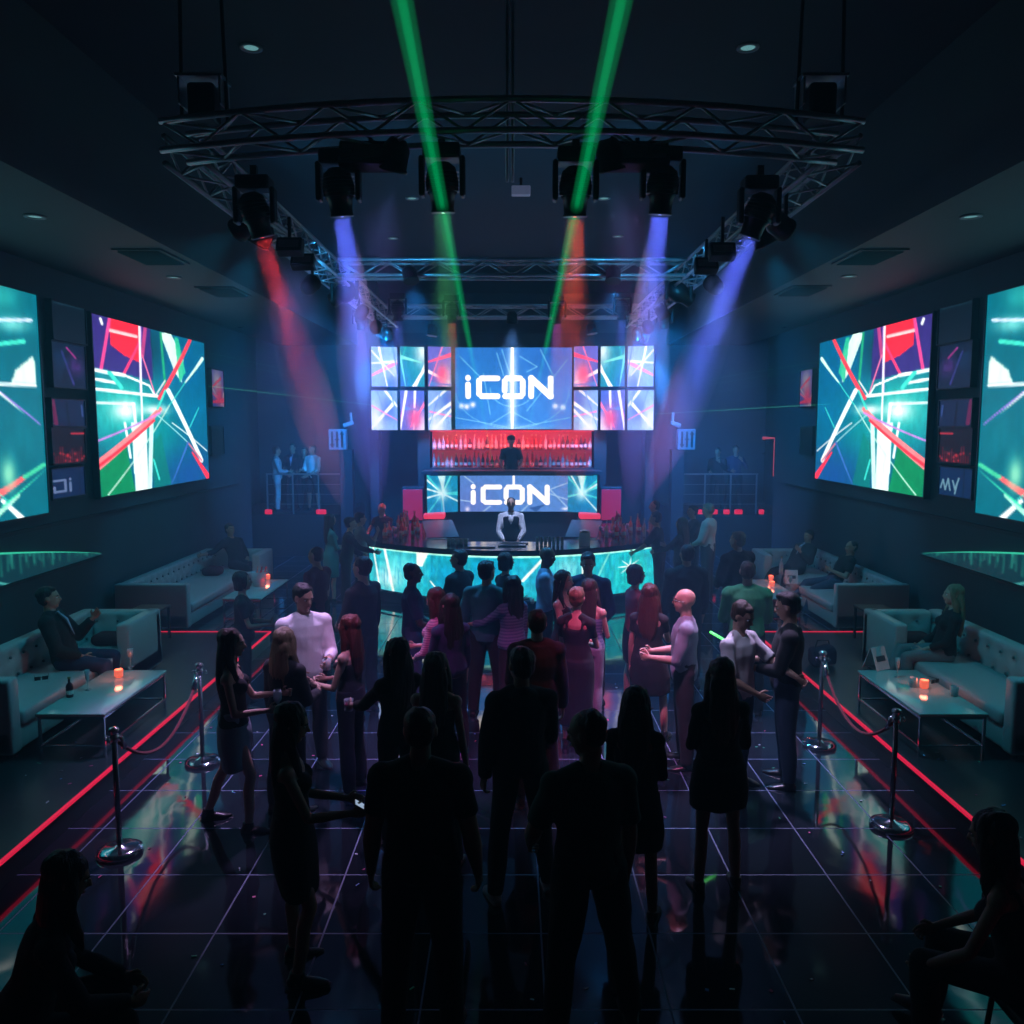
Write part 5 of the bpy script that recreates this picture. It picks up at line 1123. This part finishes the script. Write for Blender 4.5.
    # shoes
    for an, fd_, s in shoe_pts:
        sm = shoem if shoes in ('dark', 'heels') else shoew; o0 = an
        S_ = MB(); w_ = 1.1 if not fem else .95
        S_.loft([o0+Vector((0, 0, .02*k)), o0+Vector((0, -.005, -.03*k))], [(.042*k, .046*k), (.045*k, .052*k)], n=12)
        S_.loft([o0-fd_*.062*k+Vector((0, 0, -.056*k)), o0-fd_*.03*k+Vector((0, 0, -.05*k)), o0+fd_*.06*k+Vector((0, 0, -.052*k)), o0+fd_*.13*k+Vector((0, 0, -.06*k)), o0+fd_*.19*k+Vector((0, 0, -.066*k))], [(.026*k*w_, .026*k), (.036*k*w_, .034*k), (.043*k*w_, .032*k), (.045*k*w_, .024*k), (.02*k*w_, .014*k)], xd=(1, 0, 0), n=12)
        so = remesh(S_, 'shoe', max(vx*.8, .009), sm, body_, 1)
        if dist < 10: MB().loft([o0-fd_*.07*k+Vector((0, 0, -.08*k)), o0+fd_*.05*k+Vector((0, 0, -.08*k)), o0+fd_*.2*k+Vector((0, 0, -.08*k))], [(.036*k, .005), (.045*k, .005), (.03*k, .005)], xd=(1, 0, 0), n=10).build('sole', shoem, so)
    Wm = Matrix.Translation(loc)@Matrix.Rotation(R(face), 4, 'Z')
    info = {'obj': body_, 'hand': {s: Wm@(J[s][2]+J[s][3]*.09*k) for s in (1, -1)}, 'k': k, 'hc': Wm@hc, 'M': Wm, 'hp': hp}
    PEOPLE.append(info); return info
def hold_glass(pi, s, label, kind='highball', c='amber'):
    p = pi['hand'][s]; return drink(kind, (p.x, p.y, p.z-.05), c, label)
def hold_phone(pi, s, label, lit=(.5, .7, 1)):
    p = pi['hand'][s]; t = empty('phone', (p.x, p.y, p.z+.02), 0, label, 'phone'); t.rotation_euler = (R(-35), 0, pi['obj'].rotation_euler.z)
    MB().rbox((0, 0, 0), (.075, .15, .009), .004).build('phone_body', blackplastic, t); MB().box((0, 0, .0055), (.068, .138, .001)).build('screen', mat('phone screen', (.02, .02, .02), .2, emis=lit, es=.6), t)
pp = person
# foreground, backs to the camera
pp('man in a black T-shirt seen from behind, nearest the camera at bottom centre left', px=(420, 705), h=1.84, face=-3, top=('tshirt', 'black'), bottom=('trousers', 'charcoal'), hair=('buzz', 'brown'), skin='tan', arms=((2, 12, 18, 6), (2, 12, 16, 6)), legs='stand', build=1.12)
pp('man in a black hooded sweater seen from behind in the centre of the floor', px=(521, 646), h=1.8, face=12, top=('hoodie', 'black'), bottom=('slim', 'charcoal'), hair=('short', 'black'), arms=('hold', 'idle'), legs=((2, 8, -2, 6), (-4, 8, -6, 6)), turn=15, build=.95, shoes='white')
pp('man in a dark green T-shirt from behind with head turned left, bottom centre right', px=(591, 712), h=1.82, face=14, top=('tshirt', 'darkgreen', .8), bottom=('trousers', 'black'), hair=('buzz', 'black'), skin='tan', arms=('idle', (18, 16, 50, -8)), legs=((6, 12, -4, 9), (-8, 10, -10, 8)), turn=48, nod=-14, build=1.08, lean=4)
pp('woman in a short black dress seen from behind with long straight brown hair', px=(722, 657), h=1.7, face=6, top=('dress', 'black', 1.7, .62), bottom=None, hair=('long', 'brown'), skin='tan', sex='f', arms=('low', 'hold'), legs='stand', shoes='heels')
w5 = pp('woman in profile with very long dark hair looking at her phone, lower left', px=(288, 703), h=1.68, face=-78, top=('tank', 'black'), bottom=('skirt', 'black'), hair=('long', 'black'), skin='fair', sex='f', arms=((24, 8, 88, -10), (20, 8, 84, -14)), legs='relax', nod=-18, shoes='heels')
hold_phone(w5, 1, 'phone held by the woman in profile at lower left')
w6 = pp('woman in a black tank top and pale denim skirt holding a drink on the left', px=(230, 628), h=1.7, face=-82, top=('tank', 'black'), bottom=('skirt', 'lightdenim'), hair=('long', 'brown'), skin='fair', sex='f', arms=((12, 10, 92, -12), (30, 6, 100, -18)), legs='step', nod=-6, shoes='heels')
hold_glass(w6, 1, 'glass in the hand of the woman in a pale denim skirt', 'wine', 'clear')
m7 = pp('bearded man in a black shirt and jeans facing left at the right of the crowd', px=(790, 592), h=1.8, face=72, top=('longsleeve', 'black', 1.8), bottom=('slim', 'jeans'), hair=('top', 'black'), skin='tan', arms=('hold', 'hold'), legs='stand', nod=-16, build=1.1)
hold_glass(m7, 1, 'dark cup held by the man in black at the right of the crowd', 'tumbler', 'clear')
w8 = pp('woman with long light brown hair and bare arms seen from behind, left of centre', px=(436, 651), h=1.66, face=-8, top=('tank', 'black'), bottom=('slim', 'black'), hair=('long', 'brown'), skin='fair', sex='f', arms=('idle', 'hold'), legs='stand')
w9 = pp('dark-haired woman in black holding out two drinks to the left', px=(397, 637), h=1.66, face=40, top=('longsleeve', 'black', 1.5), bottom=('slim', 'black'), hair=('long', 'black'), skin='fair', sex='f', arms=('reach', 'reach'), legs='stand')
hold_glass(w9, -1, 'upper drink held out by the dark-haired woman left of centre', 'tumbler', 'pink'); hold_glass(w9, 1, 'other drink held by the dark-haired woman left of centre', 'tumbler', 'blue')
w10 = pp('woman with red-brown hair and pink-lit bare shoulders facing the man in white', px=(349, 614), h=1.64, face=72, top=('tank', 'black'), bottom=('trousers', 'black'), hair=('long', 'red'), skin='fair', sex='f', arms=('hold', 'hold'), legs='stand')
m11 = pp('man in an open white shirt on the left talking with a woman', px=(303, 583), h=1.82, face=-152, top=('shirt', 'white', 1.75), bottom=('slim', 'charcoal'), hair=('short', 'black'), skin='tan', arms=('low', 'hold'), legs='stand', nod=-14, turn=18, build=1.05)
hold_glass(m11, -1, 'glass held at the waist by the man in a white shirt', 'tumbler', 'amber')
w12 = pp('woman with light hair in a black coat seen from behind before the white-shirted man', px=(284, 627), h=1.62, face=-28, top=('coat', 'black'), bottom=('slim', 'black'), hair=('wavy', 'blond'), skin='fair', sex='f', arms=('hold', 'idle'), legs='stand')
w13 = pp('short-haired woman in black beside the far left table holding a straw drink', px=(242, 571), h=1.62, face=-75, top=('tshirt', 'black'), bottom=('trousers', 'black'), hair=('bob', 'black'), skin='tan', sex='f', arms=('hold', 'hold'), legs='stand')
hold_glass(w13, 1, 'glass held by the short-haired woman beside the far left table', 'highball', 'pink')
pp('man in a dark red shirt facing left beyond the man in white', px=(316, 546), h=1.74, face=70, top=('tshirt', 'maroon', .9), bottom=('trousers', 'black'), hair=('buzz', 'black'), skin='tan', arms=('low', 'idle'), legs='stand', build=1.1)
pp('tall man in a black sweater facing left in front of the bar left end', px=(362, 556), h=1.84, face=62, top=('longsleeve', 'black', 1.7), bottom=('slim', 'charcoal'), hair=('short', 'black'), skin='fair', arms=('idle', 'low'), legs='stand', build=1.08)
pp('man in a navy T-shirt facing right before the glowing bar front', px=(412, 562), h=1.76, face=-78, top=('tshirt', 'navy', .8), bottom=('slim', 'jeans'), hair=('buzz', 'black'), skin='dark', arms=('low', 'low'), legs='stand')
pp('man in a black jacket facing left close to the bar, left of centre', px=(459, 549), h=1.76, face=60, top=('jacket', 'black'), bottom=('trousers', 'black'), hair=('short', 'black'), skin='tan', arms=('hold', 'low'), legs='stand', turn=15)
pp('man in a teal shirt seen from behind in the middle of the crowd', px=(487, 560), h=1.8, face=-14, top=('shirt', 'teal'), bottom=('trousers', 'black'), hair=('short', 'black'), skin='tan', arms=('hold', 'pocket'), legs='stand', build=1.1, turn=-25)
pp('red-haired woman close to the bar behind the man in teal', px=(506, 552), h=1.7, face=-60, top=('longsleeve', 'black'), bottom=('slim', 'black'), hair=('bob', 'red'), skin='fair', sex='f', arms=('hold', 'hold'))
pp('dark-haired woman in a striped denim jacket reaching towards the man in teal', px=(512, 575), h=1.66, face=38, top=('longsleeve', 'denim', 1.6), bottom=('slim', 'black'), hair=('wavy', 'black'), skin='fair', sex='f', arms=('idle', (50, 22, 78, 12)), legs='stand')
pp('woman in a pink plaid shirt facing left, left of the man in teal', px=(437, 588), h=1.66, face=70, top=('shirt', 'plaid', 1.6), bottom=('slim', 'jeans'), hair=('wavy', 'brown'), skin='fair', sex='f', arms=('hold', 'low'), legs='stand', nod=-20)
pp('woman in a pale loose blouse with dark hair beside the plaid shirt woman', px=(450, 593), h=1.66, face=30, top=('longsleeve', 'navy', 1.6), bottom=('slim', 'black'), hair=('long', 'black'), skin='fair', sex='f', arms=('idle', 'hold'), legs='stand')
pp('bald man in a light blue shirt facing right close to the bar', px=(546, 547), h=1.8, face=-95, top=('shirt', 'lightblue'), bottom=('trousers', 'charcoal'), hair=('bald', 'black'), skin='dark', arms=('hold', 'hold'), legs='stand', nod=-10, turn=-15)
pp('woman with long wavy dark hair and bare pink-lit neck facing right of centre', px=(564, 570), h=1.68, face=-120, top=('tank', 'black'), bottom=('skirt', 'black'), hair=('wavy', 'black'), skin='fair', sex='f', arms=('hold', 'hip'), legs='stand')
pp('man in an open dark blue blazer facing the camera before the bar', px=(588, 552), h=1.82, face=176, top=('jacket', 'navy'), bottom=('trousers', 'charcoal'), hair=('short', 'black'), skin='tan', arms=('hold', 'low'), legs='stand', nod=-12, build=1.1)
w26 = pp('short-haired blond woman in a black dress with arms crossed, centre right', px=(577, 586), h=1.68, face=-20, top=('dress', 'black', .6, 1.6), bottom=None, hair=('short', 'blond'), skin='fair', sex='f', arms=('cross', 'cross'), legs='together')
pp('woman in grey jeans standing behind the short-haired blond woman', px=(590, 578), h=1.66, face=-25, top=('tank', 'denim'), bottom=('slim', 'greyblue'), hair=('long', 'brown'), skin='fair', sex='f', arms=('hold', 'idle'), legs='together', shoes='white')
pp('dark-haired person in a black coat with pale collar seen from behind at centre', px=(537, 609), h=1.72, face=5, top=('coat', 'black'), bottom=('trousers', 'black'), hair=('short', 'black'), skin='fair', arms=('idle', 'hold'), legs='stand')
pp('woman in a red top with her arm hanging, right of the bar centre', px=(636, 564), h=1.7, face=-75, top=('tshirt', 'red', .3), bottom=('skirt', 'black'), hair=('bob', 'brown'), skin='fair', sex='f', arms=((2, 14, 8, 12), (2, 14, 8, 12)), legs='stand')
w30 = pp('woman with long dark red hair in a black dress holding a phone up', px=(650, 583), h=1.68, face=-20, top=('dress', 'black', .5, .9), bottom=None, hair=('long', 'red'), skin='fair', sex='f', arms=('phone', 'idle'), legs='relax')
hold_phone(w30, 1, 'phone held up by the woman with long dark red hair')
m31 = pp('shaven-headed man with glasses in a grey-blue shirt facing left', px=(686, 589), h=1.76, face=78, top=('shirt', 'greyblue', 1.15), bottom=('trousers', 'charcoal'), hair=('bald', 'grey'), skin='fair', arms=('hold', 'hold'), legs='stand')
pp('man in a white T-shirt bending his head at the right of the crowd', px=(741, 601), h=1.74, face=-138, top=('tshirt', 'white', .85), bottom=('slim', 'jeans'), hair=('short', 'brown'), skin='tan', arms=('low', 'reach'), legs='stand', nod=-25)
pp('man in a green shirt seen from behind at the right', px=(748, 560), h=1.8, face=-8, top=('shirt', 'green'), bottom=('trousers', 'black'), hair=('buzz', 'brown'), skin='tan', arms=('hold', 'hold'), legs='stand', build=1.15)
pp('broad man in a black jacket seen from behind right of the bar', px=(687, 544), h=1.8, face=10, top=('jacket', 'black'), bottom=('trousers', 'black'), hair=('short', 'black'), skin='tan', arms=('idle', 'idle'), legs='stand', build=1.15)
pp('broad man in black facing left before the far right sofa', px=(738, 531), h=1.82, face=28, top=('jacket', 'black'), bottom=('trousers', 'black'), hair=('short', 'grey'), skin='tan', arms=('hold', 'low'), legs='stand', build=1.15, turn=20)
pp('tall man in a pale grey long shirt standing in profile at right rear', px=(709, 503), h=1.84, face=60, top=('shirt', 'pale'), bottom=('trousers', 'charcoal'), hair=('short', 'grey'), skin='tan', arms=('idle', 'low'), legs='stand', nod=-14, build=1.1)
pp('man in black with a cap peak leaning at the right end of the bar', px=(660, 513), h=1.74, face=66, top=('tshirt', 'black', .9), bottom=('trousers', 'black'), hair=('short', 'black'), skin='tan', arms=('counter', 'counter'), legs='stand', lean=8)
pp('person in grey behind the man at the right end of the bar', px=(655, 500), h=1.76, face=80, top=('shirt', 'grey'), bottom=('trousers', 'black'), hair=('buzz', 'black'), skin='tan', arms=('low', 'low'), legs='stand')
pp('person in dark clothes with one raised forearm beyond the right bar end', px=(682, 517), h=1.7, face=50, top=('longsleeve', 'charcoal'), bottom=('trousers', 'black'), hair=('long', 'brown'), skin='tan', sex='f', arms=('phone', 'reach'), legs='stand')
pp('man with a dark jacket standing beside the rear right platform corner', px=(693, 505), h=1.74, face=100, top=('jacket', 'charcoal'), bottom=('trousers', 'black'), hair=('short', 'black'), skin='tan', arms=('idle', 'mouth'), legs='stand')
# left of the bar
pp('woman in a pale teal dress standing at the left rear of the bar', px=(330, 513), h=1.68, face=-60, top=('dress', 'teal', 1.2, .95), bottom=None, hair=('long', 'black'), skin='fair', sex='f', arms=('hold', 'hold'), legs='stand')
pp('person in black leaning in beside the teal dress woman at left rear', px=(345, 518), h=1.68, face=-80, top=('longsleeve', 'black'), bottom=('trousers', 'black'), hair=('short', 'black'), skin='fair', arms=('reach', 'low'), legs='stand', lean=10)
pp('person in grey with bent elbow at the left bar corner', px=(360, 512), h=1.7, face=-70, top=('shirt', 'grey', 1.2), bottom=('trousers', 'black'), hair=('short', 'brown'), skin='fair', arms=('mouth', 'reach'), legs='stand')
pp('bald man in black beyond the left end of the bar', px=(382, 503), h=1.74, face=150, top=('tshirt', 'charcoal', .5), bottom=('trousers', 'black'), hair=('bald', 'grey'), skin='fair', arms=('counter', 'counter'), legs='stand')
# bar staff
bt = pp('bartender in white shirt and black waistcoat standing behind the bar', px=(511, 497), h=1.86, face=180, top=('vestshirt', 'white'), bottom=('trousers', 'black'), hair=('buzz', 'black'), skin='tan', arms=((24, 12, 40, -26), (24, 12, 40, -26)), legs='stand')
pp('person in a black T-shirt and cap standing behind the bottle ledge above the bartender', loc=(-.02, 19.42, zl-.95), h=1.74, face=180, top=('tshirt', 'black', .8), bottom=('trousers', 'black'), hair=('cap', 'black'), skin='tan', arms=('counter', 'counter'), legs='stand')
# seated
def seated(label, X, y, seatz, **kw):
    return pp(label, loc=(X, y, seatz-.43), seat=.43, **kw)
seated('man in a dark suit seated on the near left sofa with a raised hand', -4.95, 9.0, .63, h=1.8, face=-80, top=('jacket', 'black'), bottom=('trousers', 'navy'), hair=('short', 'black'), skin='tan', arms=('lap', (36, 12, 140, -6)), legs='sit', lean=-14, turn=8)
seated('man in black lounging on the far left sofa with an arm along its back', -5.55, 16.55, .43, h=1.8, face=-125, top=('longsleeve', 'black', 1.6), bottom=('trousers', 'black'), hair=('short', 'brown'), skin='tan', arms=((10, 60, 35, 85), 'lap'), legs='sitcross', lean=-18)
seated('blond woman in black seated cross-legged on the near right sofa', 4.95, 9.3, .63, h=1.7, face=78, top=('longsleeve', 'black', 1.7), bottom=('slim', 'grey'), hair=('long', 'blond'), skin='fair', sex='f', arms=('lap', 'lap'), legs='sitcross', lean=-8, shoes='heels')
seated('man in a dark jacket reclining on the far right sofa beside his neighbour', 5.55, 16.0, .43, h=1.78, face=120, top=('jacket', 'charcoal'), bottom=('trousers', 'black'), hair=('short', 'black'), skin='tan', arms=('lap', 'mouth'), legs='recline', lean=-32)
seated('person in a black T-shirt slouching at the near end of the far right sofa', 5.75, 14.6, .43, h=1.78, face=95, top=('tshirt', 'black', .7), bottom=('trousers', 'jeans'), hair=('buzz', 'black'), skin='tan', arms=('low', 'chest'), legs='recline', lean=-30)
# rear left platform
for (px, py, tp, bt_, hr_, fc, l) in ((275, 446, ('shirt', 'pale'), ('trousers', 'pale'), ('short', 'brown'), -75, 'person in pale clothes at the left on the rear left platform'), (289, 443, ('jacket', 'black'), ('trousers', 'black'), ('short', 'black'), 170, 'person in a black suit second from left on the rear left platform'), (301, 447, ('longsleeve', 'charcoal'), ('trousers', 'black'), ('short', 'black'), 175, 'shorter person in black third from left on the rear left platform'), (311, 444, ('shirt', 'white', 1.4), ('shorts', 'black'), ('short', 'black'), 150, 'person in a white shirt at the right on the rear left platform')):
    p = GY(px, py, 21.5); hh_ = p.z-1.06; pp(l, loc=(p.x, 21.5+.12*((px*7) % 4), 1.06), h=hh_, face=fc, top=tp, bottom=bt_, hair=hr_, skin='tan', arms=('hold', 'low'), legs='stand')
for (px, py, l, fc) in ((718, 447, 'dim person in black at the left on the rear right platform', 150), (736, 445, 'dim person in dark blue at the right on the rear right platform', 170)):
    p = GY(px, py, 21.8); pp(l, loc=(p.x, 21.8, 1.06), h=p.z-1.06, face=fc, top=('longsleeve', 'black' if px < 730 else 'navy'), bottom=('trousers', 'black'), hair=('short', 'black'), skin='tan', arms=('hold', 'mouth'), legs='stand')
# dark foreground figures at the corners and the small woman mid floor
pp('long black-haired woman seen from behind, just right of the man in dark green', px=(636, 685), h=1.62, face=-14, top=('dress', 'black', 1.9, .8), bottom=None, hair=('long', 'black'), skin='tan', sex='f', arms=('hold', 'hold'), legs='stand')
seated('dark seated figure cut off at the bottom left corner of the photo', -2.3, 3.6, .43, h=1.75, face=-60, top=('longsleeve', 'black'), bottom=('trousers', 'black'), hair=('long', 'black'), skin='tan', sex='f', arms=('lap', 'lap'), legs='sit', lean=22, nod=-20)
seated('dark seated figure cut off at the bottom right corner of the photo', 2.55, 3.85, .5, h=1.75, face=50, top=('tank', 'black'), bottom=('trousers', 'black'), hair=('long', 'black'), skin='tan', sex='f', arms=('lap', (20, 14, 50, -8)), legs='sit', lean=18, nod=-15)
for s, x, y in ((-1, -2.33, 3.57), (1, 2.6, 3.82)):
    t = empty('bar_stool', (x, y, 0), 0, f'dark low stool under the seated figure at the bottom {lab[s]} corner', 'stool'); hz_ = .4 if s < 0 else .47
    MB().rbox((0, 0, hz_), (.4, .4, .08), .035).build('seat', blackplastic, t, True)
    for a in (-1, 1):
        for b in (-1, 1): MB().cyl((a*.17, b*.17, 0), (a*.14, b*.14, hz_-.03), .014).build('leg', blackplastic, t)
# glasses on the shaven-headed man
pi = m31; t = empty('eyeglasses', (0, 0, 0), 0, 'dark-rimmed eyeglasses worn by the shaven-headed man', 'eyeglasses'); t.matrix_world = pi['M']; hp = pi['hp']; m = MB()
for s in (1, -1):
    for k in range(12):
        a, b = k*math.pi/6, (k+1)*math.pi/6; m.tube([hp(s*.032+.024*math.cos(a), .106, .012+.02*math.sin(a)), hp(s*.032+.024*math.cos(b), .106, .012+.02*math.sin(b))], .003, 5)
m.tube([hp(-.01, .108, .015), hp(.01, .108, .015)], .003, 5); m.build('rims', blackplastic, t); m = MB()
for s in (1, -1): m.tube([hp(s*.057, .104, .016), hp(s*.084, .06, .014), hp(s*.086, -.01, .01)], .003, 5)
m.build('temples', blackplastic, t)
# green glow stick near the man in white T-shirt
p = G(748, 655, 1.0); o = MB().cyl((-.12, 0, .07), (.12, 0, -.07), .012).build('glow_stick', mat('green glow', (.1, .8, .2), .4, emis=(.1, 1, .15), es=2.2), None, True, loc=(m7['hand'][1].x-.12, m7['hand'][1].y+.3, m7['hand'][1].z+.12)); tag(o, 'bright green glow stick beside the hands of the man in black at right', 'glow stick')
# confetti
cf = MB(); rc = random.Random(9); cm_ = []
cols = [((.8, .9, 1), 'white'), ((.9, .15, .4), 'pink'), ((.1, .7, .4), 'green'), ((.2, .5, 1), 'blue')]
for ci, (cc, nm) in enumerate(cols):
    m = MB()
    for k in range(50):
        x, y = rc.uniform(-3.3, 3.3), rc.uniform(4.0, 12.5); z = .003
        if k % 5 == 0: x = rc.choice((-1, 1))*rc.uniform(3.8, 5.2); y = rc.uniform(5.5, 8); z = .205
        a = rc.uniform(0, 3.1); w_, l_ = rc.uniform(.008, .018), rc.uniform(.015, .035); m.box((x, y, z+.002), (w_, l_, .003), rot=(rc.uniform(-.3, .3), rc.uniform(-.3, .3), a))
    o = m.build('confetti', mat('confetti '+nm, cc, .5)); tag(o, f'{nm} paper confetti scattered over the dark tiled floor', 'confetti', kind='stuff')
print('objects', len(bpy.data.objects))
